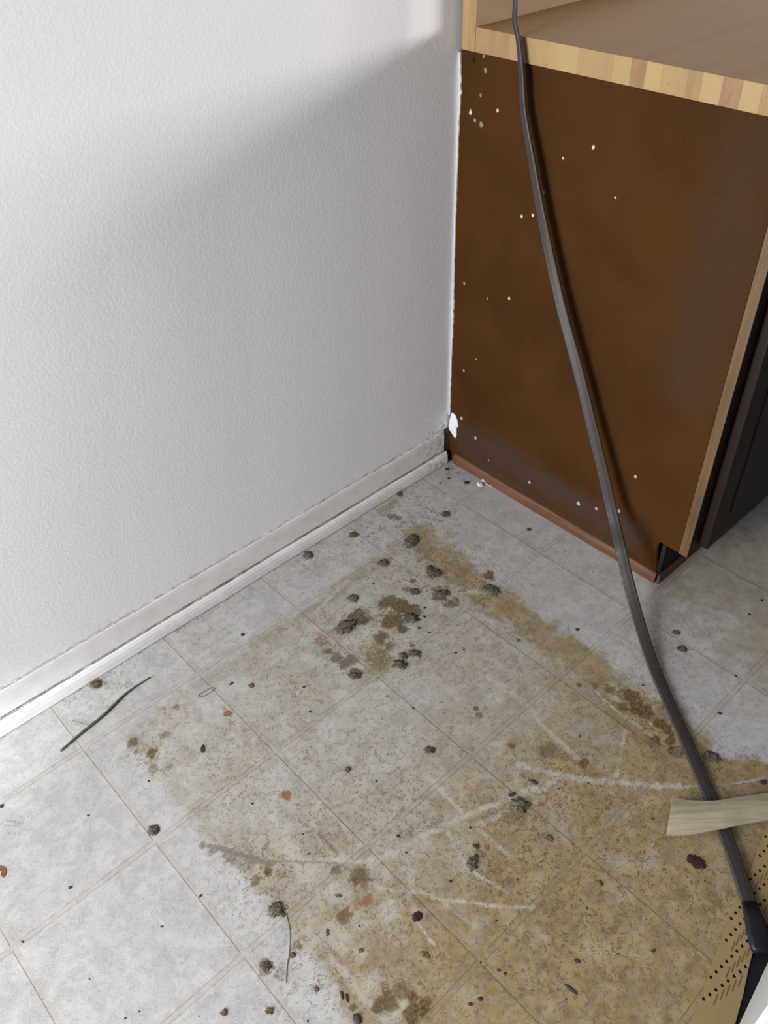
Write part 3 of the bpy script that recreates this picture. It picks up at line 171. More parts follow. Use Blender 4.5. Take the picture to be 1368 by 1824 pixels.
# ------------------------------------------------------------------ node helper
class N:
    def __init__(s, name):
        s.m = D.materials.new(name); s.m.use_nodes = True; s.t = s.m.node_tree; s.n = s.t.nodes
        s.b = s.n['Principled BSDF']; s.tc = s.n.new('ShaderNodeTexCoord').outputs['Object']
    def lk(s, a, b): s.t.links.new(a, b)
    def inp(s, sock, v):
        if v is None: return
        if hasattr(v, 'is_linked') or isinstance(v, bpy.types.NodeSocket): s.lk(v, sock)
        elif isinstance(v, (tuple, list)) and len(v) == 3 and sock.type == 'RGBA': sock.default_value = (*v, 1)
        else: sock.default_value = v
    def math(s, op, a, b=None, c=None, clamp=False):
        n = s.n.new('ShaderNodeMath'); n.operation = op; n.use_clamp = clamp
        s.inp(n.inputs[0], a); s.inp(n.inputs[1], b); s.inp(n.inputs[2], c); return n.outputs[0]
    def mr(s, x, a, b, lo=0., hi=1., smooth=True):
        n = s.n.new('ShaderNodeMapRange'); n.interpolation_type = 'SMOOTHSTEP' if smooth else 'LINEAR'
        s.inp(n.inputs[0], x); n.inputs[1].default_value = a; n.inputs[2].default_value = b
        n.inputs[3].default_value = lo; n.inputs[4].default_value = hi; return n.outputs[0]
    def noise(s, scale, detail=3, rough=.5, dist=0, vec=None, seed=None):
        n = s.n.new('ShaderNodeTexNoise'); n.inputs['Scale'].default_value = scale
        n.inputs['Detail'].default_value = detail; n.inputs['Roughness'].default_value = rough
        n.inputs['Distortion'].default_value = dist
        v = vec or s.tc
        if seed is not None: v = s.vadd(v, (seed*3.17, seed*1.31, seed*.7))
        s.lk(v, n.inputs['Vector']); return n.outputs[0]
    def vadd(s, v, off):
        n = s.n.new('ShaderNodeVectorMath'); n.operation = 'ADD'; s.lk(v, n.inputs[0]); n.inputs[1].default_value = off
        return n.outputs[0]
    def vscale(s, v, sc):
        n = s.n.new('ShaderNodeVectorMath'); n.operation = 'MULTIPLY'; s.lk(v, n.inputs[0]); n.inputs[1].default_value = sc
        return n.outputs[0]
    def sep(s, v=None):
        n = s.n.new('ShaderNodeSeparateXYZ'); s.lk(v or s.tc, n.inputs[0]); return n.outputs
    def mix(s, f, a, b, mode='MIX'):
        n = s.n.new('ShaderNodeMix'); n.data_type = 'RGBA'; n.blend_type = mode; n.clamp_factor = True
        s.inp(n.inputs[0], f); s.inp(n.inputs[6], a); s.inp(n.inputs[7], b); return n.outputs[2]
    def attr(s, name):
        n = s.n.new('ShaderNodeAttribute'); n.attribute_name = name; q = s.n.new('ShaderNodeSeparateColor')
        s.lk(n.outputs['Color'], q.inputs[0]); return q.outputs
    def out(s, col, rough=.5, bump=None, strength=.3, dist=.001, spec=.5, metal=0):
        s.inp(s.b.inputs['Base Color'], col); s.inp(s.b.inputs['Roughness'], rough)
        s.b.inputs['Specular IOR Level'].default_value = spec; s.b.inputs['Metallic'].default_value = metal
        if bump is not None:
            n = s.n.new('ShaderNodeBump'); n.inputs['Strength'].default_value = strength
            n.inputs['Distance'].default_value = dist; s.lk(bump, n.inputs['Height']); s.lk(n.outputs[0], s.b.inputs['Normal'])
        return s.m
def simple(name, col, rough=.6, var=.25, scale=60, bump=.2, bd=.0006, spec=.4):
    k = N(name); n = k.noise(scale, 4, .6)
    c2 = tuple(min(1, c*(1+var)) for c in col); c1 = tuple(c*(1-var) for c in col)
    return k.out(k.mix(n, c1, c2), rough, n, bump, bd, spec)

# ------------------------------------------------------------------ materials
def mat_floor():
    k = N('worn_vinyl_tile'); A = k.attr('stain_a'); B = k.attr('stain_b')
    tan, brown, rust = A[0], A[1], A[2]; cream, grey, grit = B[0], B[1], B[2]
    x, y, z = k.sep()
    # printed marble pattern
    n1 = k.noise(26, 5, .6, .6); n2 = k.noise(75, 4, .6, 1.0, seed=2)
    base = k.mix(k.mr(n1, .36, .64), (.360, .350, .338), (.435, .423, .409))
    base = k.mix(k.mr(n2, .52, .70, 0, .40), base, (.53, .52, .50))
    base = k.mix(k.mr(k.noise(55, 4, .65, .8, seed=5), .56, .72, 0, .38), base, (.30, .288, .27))
    # short printed crinkle strokes; dirt settles in them where the floor is soiled
    v = k.vscale(k.tc, (1, 1, 0))
    r1 = k.math('ABSOLUTE', k.math('SUBTRACT', k.noise(48, 2, .5, 2.2, v, 3), .5))
    l1 = k.mr(r1, .010, .040, 1, 0)
    g1 = k.mr(k.noise(70, 2, .5, .5, v, 9), .49, .56)
    r2 = k.math('ABSOLUTE', k.math('SUBTRACT', k.noise(105, 2, .5, 1.8, v, 13), .5))
    l2 = k.mr(r2, .014, .055, 1, 0)
    g2 = k.mr(k.noise(110, 2, .5, .3, v, 15), .50, .58)
    ck = k.math('MAXIMUM', k.math('MULTIPLY', l1, g1), k.math('MULTIPLY', l2, g2))
    # grime colours; tan also carries the shade painted before the cabinet
    soil = k.mix(k.mr(k.noise(38, 4, .6, .5, seed=21), .35, .68), (.34, .262, .108), (.225, .163, .058))
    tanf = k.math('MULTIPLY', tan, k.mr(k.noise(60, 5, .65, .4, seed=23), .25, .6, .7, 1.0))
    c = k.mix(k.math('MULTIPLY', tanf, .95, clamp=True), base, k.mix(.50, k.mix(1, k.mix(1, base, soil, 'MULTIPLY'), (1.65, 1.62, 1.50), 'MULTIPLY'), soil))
    c = k.mix(k.math('MULTIPLY', k.mr(k.noise(130, 5, .7, .8, seed=71), .54, .66), k.math('MULTIPLY', tan, .55)), c, (.19, .145, .065))
    ckf = k.math('MULTIPLY', ck, k.math('ADD', k.math('MULTIPLY', grit, 1.35), .24), clamp=True)
    c = k.mix(ckf, c, k.mix(tan, (.20, .185, .16), (.135, .095, .045)))
    creamf = k.math('MULTIPLY', cream, k.mr(k.noise(85, 5, .8, seed=31), .42, .60, .10, .85), clamp=True)
    c = k.mix(creamf, c, (.43, .39, .295))
    # fine pepper of grit
    v1 = k.n.new('ShaderNodeTexVoronoi'); v1.inputs['Scale'].default_value = 120; k.lk(v, v1.inputs['Vector'])
    dot = k.mr(v1.outputs['Distance'], .10, .17, 1, 0)
    sel = k.n.new('ShaderNodeSeparateColor'); k.lk(v1.outputs['Color'], sel.inputs[0])
    pick = k.math('LESS_THAN', sel.outputs[0], k.math('ADD', k.math('MULTIPLY', grit, .30), .012))
    c = k.mix(k.math('MULTIPLY', k.math('MULTIPLY', dot, pick), .85), c, (.07, .05, .028))
    v2 = k.n.new('ShaderNodeTexVoronoi'); v2.inputs['Scale'].default_value = 300; k.lk(v, v2.inputs['Vector'])
    dot2 = k.mr(v2.outputs['Distance'], .15, .25, 1, 0)
    sel2 = k.n.new('ShaderNodeSeparateColor'); k.lk(v2.outputs['Color'], sel2.inputs[0])
    pick2 = k.math('LESS_THAN', sel2.outputs[0], k.math('MULTIPLY', grit, .16))
    c = k.mix(k.math('MULTIPLY', k.math('MULTIPLY', dot2, pick2), .8), c, (.10, .075, .04))
    # blot stains with broken edges
    brk = k.noise(190, 4, .7, .4, seed=41)
    bf = k.mr(k.math('ADD', k.math('SUBTRACT', brown, .27), k.math('MULTIPLY', k.math('SUBTRACT', brk, .5), 1.5)), -.12, .42, 0, .92)
    bf = k.math('MULTIPLY', bf, k.mr(brown, .02, .16))
    c = k.mix(bf, c, k.mix(k.mr(brk, .38, .64), (.038, .026, .011), (.17, .118, .047)))
    gf = k.mr(k.math('ADD', k.math('SUBTRACT', grey, .26), k.math('MULTIPLY', k.math('SUBTRACT', brk, .5), 1.1)), -.10, .42, 0, .85)
    gf = k.math('MULTIPLY', gf, k.mr(grey, .02, .16))
    c = k.mix(gf, c, (.15, .13, .105))
    rf = k.mr(k.math('ADD', k.math('SUBTRACT', rust, .27), k.math('MULTIPLY', k.math('SUBTRACT', brk, .5), 2.0)), -.12, .6, 0, .9)
    rf = k.math('MULTIPLY', rf, k.mr(rust, .02, .16))
    c = k.mix(rf, c, k.mix(k.mr(brk, .4, .6), (.15, .052, .015), (.25, .11, .036)))
    # embossed grid between tiles: a shallow channel edged by two fine lines
    def gl(co, off):
        q = k.math('DIVIDE', k.math('ADD', co, off), TILE)
        q = k.math('SUBTRACT', k.math('FRACT', k.math('ADD', q, 50.5)), .5)
        wob = k.math('MULTIPLY', k.math('SUBTRACT', k.noise(30, 2, seed=51), .5), .0012)
        return k.math('ADD', k.math('MULTIPLY', k.math('ABSOLUTE', q), TILE), wob)
    dx, dy = gl(x, GRID_X), gl(y, GRID_Y)
    # the channel opens where the two runs cross
    d = k.math('MINIMUM', dx, dy)
    band = k.mr(d, .0036, .0046, 1, 0)
    line = k.math('MULTIPLY', k.mr(d, .0027, .0038), k.mr(d, .0044, .0056, 1, 0))
    c = k.mix(k.math('MULTIPLY', band, .55), c, k.mix(1, c, (.82, .79, .74), 'MULTIPLY'))
    c = k.mix(k.math('MULTIPLY', band, k.mr(n2, .3, .7, .15, .4)), c, k.mix(tan, (.44, .425, .405), (.30, .25, .165)))
    lk_ = k.mr(k.noise(60, 3, .6, seed=55), .35, .6, .45, .95)
    c = k.mix(k.math('MULTIPLY', line, k.math('MULTIPLY', lk_, k.math('ADD', .40, k.math('MULTIPLY', tan, .5)))), c, (.17, .14, .09))
    h = k.math('ADD', k.math('MULTIPLY', band, -.8), k.math('MULTIPLY', ck, -.25))
    h = k.math('ADD', h, k.math('MULTIPLY', k.noise(85, 3, .5, seed=61), .35))
    rough = k.math('ADD', .42, k.math('MULTIPLY', k.noise(40, 3, seed=63), .2))
    return k.out(c, rough, h, .35, .0012, .35)
def mat_wall():
    k = N('white_wall_paint')
    a = k.noise(170, 3, .55); b = k.noise(60, 2, .5, seed=4)
    h = k.math('ADD', k.math('MULTIPLY', k.mr(a, .35, .75), 1), k.math('MULTIPLY', b, .5))
    c = k.mix(k.noise(3, 3), (.835, .825, .84), (.865, .855, .87))
    sc = k.mr(k.noise(22, 3, .6, vec=k.vscale(k.tc, (1, 1, .12)), seed=8), .69, .74, 0, .12)
    c = k.mix(sc, c, (.60, .585, .58))
    # mould and grime just above the moulding, heavier towards the corner
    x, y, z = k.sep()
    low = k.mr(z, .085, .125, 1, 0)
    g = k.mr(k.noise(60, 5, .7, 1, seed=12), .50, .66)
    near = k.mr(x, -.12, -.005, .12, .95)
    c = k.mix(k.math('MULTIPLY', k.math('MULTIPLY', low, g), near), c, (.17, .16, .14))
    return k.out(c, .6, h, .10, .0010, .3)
def mat_base():
    k = N('painted_moulding'); x, y, z = k.sep()
    n = k.noise(70, 5, .65); s = k.noise(55, 4, .7, 1, k.vscale(k.tc, (1, 6, 6)), 4)
    c = k.mix(k.mr(k.noise(30, 4, .6, seed=1), .35, .7), (.82, .80, .79), (.74, .715, .70))
    # dirt caught along the top edge, along the joint and at the floor
    top = k.math('MULTIPLY', k.mr(z, .0868, .0885), k.mr(s, .36, .60, .25, .9))
    foot = k.math('MULTIPLY', k.mr(z, .000, .0035, 1, 0), k.mr(s, .3, .6, .35, 1))
    joint = k.math('MULTIPLY', k.math('MULTIPLY', k.mr(z, .0325, .0338), k.mr(z, .0352, .0368, 1, 0)), k.mr(s, .3, .6, .35, 1))
    f = k.math('MAXIMUM', k.math('MULTIPLY', top, .8), k.math('MAXIMUM', foot, joint), clamp=True)
    sp = k.mr(n, .70, .76, 0, .6)
    f = k.math('MAXIMUM', f, sp)
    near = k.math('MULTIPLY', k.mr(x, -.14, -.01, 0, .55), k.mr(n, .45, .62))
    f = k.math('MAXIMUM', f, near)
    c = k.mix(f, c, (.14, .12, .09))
    return k.out(c, .42, n, .2, .0008, .4)
def mat_panel():
    k = N('stained_brown_panel'); A = k.attr('marks'); w, dk, gr = A[0], A[1], A[2]
    x, y, z = k.sep()
    n = k.noise(6, 4, .55, .4); f = k.noise(420, 2, .6)
    c = k.mix(k.mr(n, .3, .7), (.037, .0130, .0022), (.048, .0188, .0036))
    c = k.mix(k.mr(f, .50, .70, 0, .35), c, (.065, .034, .014))
    c = k.mix(k.mr(k.noise(900, 1, .5, seed=3), .62, .72, 0, .22), c, (.11, .07, .035))
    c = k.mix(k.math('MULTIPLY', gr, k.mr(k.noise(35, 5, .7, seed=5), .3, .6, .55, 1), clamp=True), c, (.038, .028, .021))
    c = k.mix(k.math('MULTIPLY', dk, .95), c, (.01, .006, .004))
    c = k.mix(k.math('MULTIPLY', w, .95), c, (.62, .57, .48))
    return k.out(c, k.mr(n, .3, .7, .6, .7), f, .12, .0006, .05)
def mat_block():
    k = N('butcher_block_maple'); x, y, z = k.sep()
    # strips laid side by side across the depth, running along the worktop
    wv = k.n.new('ShaderNodeTexVoronoi'); wv.voronoi_dimensions = '1D'; wv.inputs['Scale'].default_value = 34
    k.lk(y, wv.inputs['W']); s = k.n.new('ShaderNodeSeparateColor'); k.lk(wv.outputs['Color'], s.inputs[0])
    ramp = k.mix(k.mr(s.outputs[0], 0, 1, 0, 1, False), (.225, .14, .062), (.33, .235, .11))
    ramp = k.mix(k.math('GREATER_THAN', s.outputs[1], .82), ramp, (.215, .12, .06))
    g = k.noise(55, 5, .6, .6, k.vscale(k.tc, (.06, 1.2, .25)), 2)
    g2 = k.noise(12, 3, .5, .4, k.vscale(k.tc, (.25, 1, .5)), 7)
    c = k.mix(k.mr(g, .35, .7, 0, .5), ramp, (.36, .215, .10))
    c = k.mix(k.mr(g2, .55, .72, 0, .35), c, (.30, .18, .09))
    up = k.n.new('ShaderNodeNewGeometry'); sn = k.sep(up.outputs['Normal'])
    c = k.mix(k.mr(sn[2], .5, .9, 0, .7), c, (.36, .20, .082))   # upward faces take a browner tone
    c = k.mix(k.mr(k.noise(70, 2, seed=9), .74, .78, 0, .7), c, (.20, .10, .04))
    return k.out(c, .5, g, .08, .0005, .25)
def mat_lightwood(name, a, b, sc=(1, 1, .06), rot=0):
    k = N(name)
    if rot:
        mp = k.n.new('ShaderNodeMapping'); k.lk(k.tc, mp.inputs[0]); mp.inputs['Rotation'].default_value = (0, 0, rot); k.tc = mp.outputs[0]
    g = k.noise(130, 5, .6, .5, k.vscale(k.tc, sc), 2)
    c = k.mix(k.mr(g, .3, .7), a, b); c = k.mix(k.mr(k.noise(14, 3, seed=5), .5, .72, 0, .4), c, tuple(q*.6 for q in a))
    return k.out(c, .5, g, .12, .0006, .35)
def mat_cord():
    k = N('ribbed_grey_cord'); n = k.noise(140, 3, .6)
    return k.out(k.mix(n, (.026, .021, .019), (.046, .039, .036)), .5, n, .15, .0006, .4)

TILE = .2306; GRID_X = .0954; GRID_Y = .1107
M_floor = mat_floor(); M_wall = mat_wall(); M_base = mat_base(); M_panel = mat_panel(); M_block = mat_block()
M_stile = mat_lightwood('maple_edge', (.075, .040, .013), (.118, .067, .024))
M_dark = simple('dark_brown_wood', (.011, .0055, .004), .5, .3, 30, .1, spec=.2)
M_black = simple('black_plastic', (.008, .009, .012), .45, .3, 40, .1)
M_void = simple('inner_shade_wood', (.006, .005, .006), .9)  # near-black colour paints in the shade inside the toe space
M_shoe = mat_lightwood('brown_base_shoe', (.075, .030, .014), (.125, .058, .029), (1, .06, 1))
M_caulk = simple('old_white_caulk', (.44, .44, .44), .6, .15, 90, .6, .002)
M_plaster = simple('white_plaster', (.56, .58, .61), .7, .1, 60, .5, .002)
M_cord = mat_cord()
M_lath = mat_lightwood('pale_pine_lath', (.29, .25, .17), (.385, .34, .245), (.05, 1.0, 1), .72)
M_slot = simple('brown_slot', (.13, .095, .035), .7)
M_mat = simple('beige_plastic', (.27, .20, .088), .5, .14, 25, .15)
M_white = simple('white_enamel', (.46, .475, .49), .3, .02, 20, 0)
M_dust = simple('grey_dust', (.13, .108, .08), .95, .5, 300, .6, .002)
M_crumb = simple('brown_crumb', (.11, .075, .038), .8, .45, 300, .8, .002)
M_crumbb = simple('black_crumb', (.04, .030, .020), .6, .4, 300, .8, .002)
M_flake = simple('red_brown_flake', (.035, .012, .009), .5, .3, 200, .4)
M_peel = simple('red_brown_peel', (.17, .062, .04), .5, .3, 200, .4)
M_twig = simple('grey_twig', (.085, .075, .06), .7, .45, 200, .6)
M_hair = simple('brown_hair', (.14, .11, .08), .5, .2, 100)
M_gap = simple('dark_crack', (.05, .04, .03), .9)

# ------------------------------------------------------------------ floor
def axis(lo, a, b, hi, step):
    return np.concatenate([np.linspace(lo, a, 12, endpoint=False), np.arange(a, b, step), np.linspace(b, hi, 12)])
def build_floor():
    us = axis(-3.0, -1.42, .50, 2.6, .002); vv = axis(-2.6, -1.22, .03, .034, .002)[:-11]
    X, Y, co, q = grid_mesh('floor', us, vv, lambda U, V: np.stack([U, V, np.zeros_like(U)], -1))
    me = mesh_np('floor', co, q)
    nf = fbm(X, Y, 110, 3, 3); nm = fbm(X, Y, 45, 9, 3); nl = fbm(X, Y, 16, 5, 3); nx = fbm(X, Y, 240, 11, 2)
    tan = np.zeros(X.shape); brown = tan.copy(); rust = tan.copy(); cream = tan.copy(); grey = tan.copy(); grit = tan.copy()
    sd = poly_sd(X, Y, TAN_AREA)
    body = 1-sstep(-.012, .010, sd+nm*.010+nf*.006)
    rim = np.exp(-((sd+.012)/.018)**2)
    # soiling grows towards the open side, the middle was partly scrubbed
    far = sstep(-.62, -.98, Y)*.4
    tan = body*(.30+.82*sstep(-.36, -.92, Y)+.26*nl+.20*nm)
    tan = np.maximum(tan, body*rim*.35)
    for pts, r, a in TAN_AND_SHADE_STROKES:
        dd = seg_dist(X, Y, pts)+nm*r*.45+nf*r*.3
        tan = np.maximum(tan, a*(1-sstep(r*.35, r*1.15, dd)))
    tan = np.clip(tan, 0, 1)
    def blots(L, dst, fr=.5):
        for x, y, r, a in L:
            s = (np.abs(X-x) < r*2.2) & (np.abs(Y-y) < r*2.2)
            d = np.hypot(X[s]-x, Y[s]-y)/r+nm[s]*.35+nf[s]*.35+nx[s]*.2
            dst[s] = np.maximum(dst[s], a*(1-sstep(fr, 1.15, d)))
    blots([(a, b, c, min(1, d*1.3)) for a, b, c, d in BLOTS_BROWN], brown, .35); blots(BLOTS_RUST, rust, .35); blots(BLOTS_GREY, grey, .4); blots(BLOTS_CREAM, cream, .2)
    for pts, r, a in CREAM_STROKES:
        d = seg_dist(X, Y, pts)/max(r*.9, .0024)+nf*.65+nx*.6
        a2 = a*np.clip(.78+.9*fbm(X, Y, 70, 77, 2), .1, 1)
        cream = np.maximum(cream, a2*(1-sstep(.35, 1.2, d)))
    for pts, r, a in GREY_STROKES:
        d = seg_dist(X, Y, pts)/max(r, .0018)+nf*.5+nx*.3
        grey = np.maximum(grey, a*(1-sstep(.5, 1.3, d)))
    for x, y, r, a in GRIT:
        grit = np.maximum(grit, a*np.exp(-((X-x)**2+(Y-y)**2)/(r*r)))
    grit = np.maximum(grit, body*(.30+.3*nl))
    wallside = np.exp(-np.clip(.01-Y, 0, 9)/.022)*.55*(1+nl)
    grit = np.clip(np.maximum(grit, wallside*(X > -1.0)), 0, 1)
    tan = tan*(1-.75*cream)
    # faint blots of a rectangular outline, thin clean edge
    o = np.ones_like(X)
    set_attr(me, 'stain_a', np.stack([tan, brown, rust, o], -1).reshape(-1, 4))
    set_attr(me, 'stain_b', np.stack([cream, grey, grit, o], -1).reshape(-1, 4))
    f = link('floor', me, M_floor)
    tag(f, 'stained cream vinyl tile floor with an embossed square grid', 'floor', kind='structure')
build_floor()

# ------------------------------------------------------------------ wall and mouldings
w_ = box('wall_left', (-3.0, .022, -.02), (2.6, .12, 2.4), M_wall)
tag(w_, 'white textured wall behind the baseboard', 'wall', kind='structure')
prof = [(.0225, 0), (.0225, .0905), (.0205, .0905), (.0160, .0865), (.0150, .078), (.0145, .030), (.0145, 0)]
b_ = extrude_profile('baseboard_left', prof, -3.0, -.0195, 60, M_base)
tag(b_, 'off-white painted baseboard with a grimy top edge', 'baseboard', kind='structure')
sp = [(.0143, 0), (.0143, .0345), (.0125, .0345), (.0085, .031), (.0060, .025), (.0050, .016), (.0052, .004), (.0062, 0.0)]
s_ = extrude_profile('trim_1', sp, -3.0, -.0165, 80, M_base, jitter=.0012)
tag(s_, 'off-white shoe moulding along the foot of the baseboard', 'moulding', kind='structure')

# ------------------------------------------------------------------ base cabinet
cab = empty('base_cabinet', (.9, -.3, 0))
tag(cab, 'brown stained base cabinet with a notched toe kick under the butcher block worktop', 'cabinet')
def build_panel():
    ys = np.linspace(.0165, -.5835, 400); zs = np.linspace(.0, .876, 585)
    Y, Z, co, q = grid_mesh('side_panel', ys, zs, lambda U, V: np.stack([np.zeros_like(U), U, V], -1))
    # cut the toe-kick notch with its rounded inner corner
    cy = Y.reshape(-1)[q].mean(1); cz = Z.reshape(-1)[q].mean(1)
    edge = -.5425-.0030*np.sin(cz*60)-.004*np.clip((.09-cz)/.09, 0, 1)
    q = q[~((cy < edge) & (cz < .0985))]
    me = mesh_np('side_panel', co, q)
    w = np.zeros(Y.shape); k = w.copy(); g = w.copy()
    nf = fbm(Y, Z, 300, 4, 2); nm = fbm(Y, Z, 40, 8, 3)
    for y, z, r, kind, a in PANEL_MARKS:
        d = np.hypot((Y-y)*1.35, Z-z)/max(r, .0019)+nf*.35
        m_ = a*(1-sstep(.6, 1.2, d))
        if kind == 'w': w = np.maximum(w, m_)
        else: k = np.maximum(k, m_)
    for pts, r, a in PANEL_GRIME_AND_TONE:
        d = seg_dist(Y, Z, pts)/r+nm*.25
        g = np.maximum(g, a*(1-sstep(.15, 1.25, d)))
    o = np.ones_like(w)
    set_attr(me, 'marks', np.stack([w, k, g, o], -1).reshape(-1, 4))
    p = link('side_panel', me, M_panel, cab)
    md = p.modifiers.new('thickness', 'SOLIDIFY'); md.thickness = .012; md.offset = -1 
    return p
pn = build_panel()
# face frame: light maple edge on the side, darker brown in front
def stile(name, a, b):
    bm = bmesh.new(); bm_box(bm, a, b, .0008, 1)
    o = from_bm(name, bm, [M_stile, M_dark], cab)
    for p in o.data.polygons:
        if p.normal.y < -.6 or p.normal.x > .6: p.material_index = 1
    return o
stile('face_frame', (-.0004, -.6025, .0975), (.042, -.5838, .8755))
box('frame_rail', (.043, -.6025, .835), (1.8, -.584, .8755), M_dark, cab, .001, 1)
box('frame_rail', (.043, -.6025, .0975), (1.8, -.584, .13), M_dark, cab, .001, 1)
dr = box('door', (.030, -.6225, .112), (.46, -.6030, .68), M_dark, cab, .004, 3)
box('door_panel', (.085, -.6250, .17), (.405, -.6224, .62), M_dark, dr, .002, 2).matrix_parent_inverse = dr.matrix_world.inverted()
box('drawer', (.030, -.6225, .70), (.46, -.6030, .85), M_dark, cab, .004, 3)
box('door', (.475, -.6225, .112), (.91, -.6030, .68), M_dark, cab, .004, 3)
box('drawer', (.475, -.6225, .70), (.91, -.6030, .85), M_dark, cab, .004, 3)
box('toe_kick', (.004, -.5560, .0), (1.8, -.5480, .0965), M_void, cab)
box('cabinet_floor', (.013, -.583, .0985), (1.8, .01, .115), M_void, cab)
# shoe strips at the foot of the side and inside the toe space
bm = bmesh.new()
pr_ = [(-.0002, 0), (-.0070, 0), (-.0070, .012), (-.0056, .0185), (-.0028, .0215), (-.0002, .0225)]
rings = []
for i in range(41):
    y = -.004-(.5535-.004)*i/40; hh = 1.12-.12*i/40+.05*mnoise.noise(Vector((y*30, 0, 1)))
    rings.append([bm.verts.new((px, y, pz*hh)) for px, pz in pr_])
for i in range(40):
    for j in range(6): bm.faces.new((rings[i][j], rings[i][(j+1) % 6], rings[i+1][(j+1) % 6], rings[i+1][j]))
bm.faces.new(rings[0]); bm.faces.new(rings[-1][::-1])
from_bm('base_shoe', bm, M_shoe, cab)
box('base_shoe', (-.004, -.5625, 0), (1.2, -.5562, .022), M_shoe, cab, .002, 2)

# ------------------------------------------------------------------ worktop
ct = empty('countertop', (.9, -.3, .876))
tag(ct, 'maple butcher block worktop with a low backsplash on top of the brown cabinet', 'worktop')
box('slab', (-.0065, -.640, .8764), (1.8, -.0205, .9140), M_block, ct, .0012, 2)
box('backsplash', (-.0065, -.0200, .8764), (1.8, .0100, .966), M_block, ct, .0012, 2)

# caulk and torn paint in the joint between wall and cabinet
def seam():
    bm = bmesh.new(); rng = random.Random(4); A = []
    pts = []
    z0, z1 = .87, .125; n = 130
    for i in range(n+1):
        z = z0+(z1-z0)*i/n
        # width from the traced list, broken by noise
        zz = [p[1] for p in SEAM]; j = 0
        while j < len(zz)-2 and z < zz[j+1]: j += 1
        t = min(1, max(0, (zz[j]-z)/(zz[j]-zz[j+1]+1e-9)))
        w = SEAM_W[j]*(1-t)+SEAM_W[j+1]*t
        w *= max(.15, 1+.9*mnoise.noise(Vector((z*90, 1, 0)))+.5*mnoise.noise(Vector((z*260, 5, 0))))
        yl = .0218; yr = .0170-w*.75
        pts.append([bm.verts.new((-.0010, yl, z)), bm.verts.new((-.0034, (yl+yr)/2+.0005, z)), bm.verts.new((-.0022, yr+.0005, z)), bm.verts.new((-.0001, yr, z)), bm.verts.new((.0002, yl, z))])
    for a, b in zip(pts[:-1], pts[1:]):
        for j in range(5): bm.faces.new((a[j], a[(j+1) % 5], b[(j+1) % 5], b[j]))
    bm.faces.new(pts[0]); bm.faces.new(pts[-1][::-1])
    o = from_bm('caulk_bead', bm, M_caulk)
    tag(o, 'ragged white caulk line down the joint between white wall and brown cabinet side', 'caulk')
seam()
def flat_poly(name, outline, to3, thick, mats, parent=None, dome=0.0, jag=0):
    """outline (a,b) -> thin solid with a slightly domed face; to3(a,b,h)"""
    bm = bmesh.new(); n = len(outline)
    ca = sum(p[0] for p in outline)/n; cb = sum(p[1] for p in outline)/n
    lower = [bm.verts.new(to3(a, b, 0)) for a, b in outline]
    upper = [bm.verts.new(to3(a, b, thick)) for a, b in outline]
    mid = [bm.verts.new(to3(ca+(a-ca)*.6, cb+(b-cb)*.6, thick+dome*.8*(1+.5*math.sin(7*i)))) for i, (a, b) in enumerate(outline)]
    c = bm.verts.new(to3(ca, cb, thick+dome))
    for i in range(n):
        j = (i+1) % n
        bm.faces.new((lower[i], lower[j], upper[j], upper[i])); bm.faces.new((upper[i], upper[j], mid[j], mid[i])); bm.faces.new((mid[i], mid[j], c))
    bm.faces.new(lower)
    return from_bm(name, bm, mats, parent)
o = flat_poly('plaster_flake', FLAKE_OUT, lambda a, b, h: (-.0005-h, a, b), .0016, M_plaster, dome=.003)
tag(o, 'torn white plaster flake hanging in the corner above the end of the baseboard', 'plaster flake')
# dark block painted as the shaded gap behind the moulding end
o = box('corner_gap_block', (-.013, .0165, .0), (-.0005, .0218, .088), M_gap)
tag(o, 'dark block painted as the shaded gap between baseboard end and cabinet', 'filler')

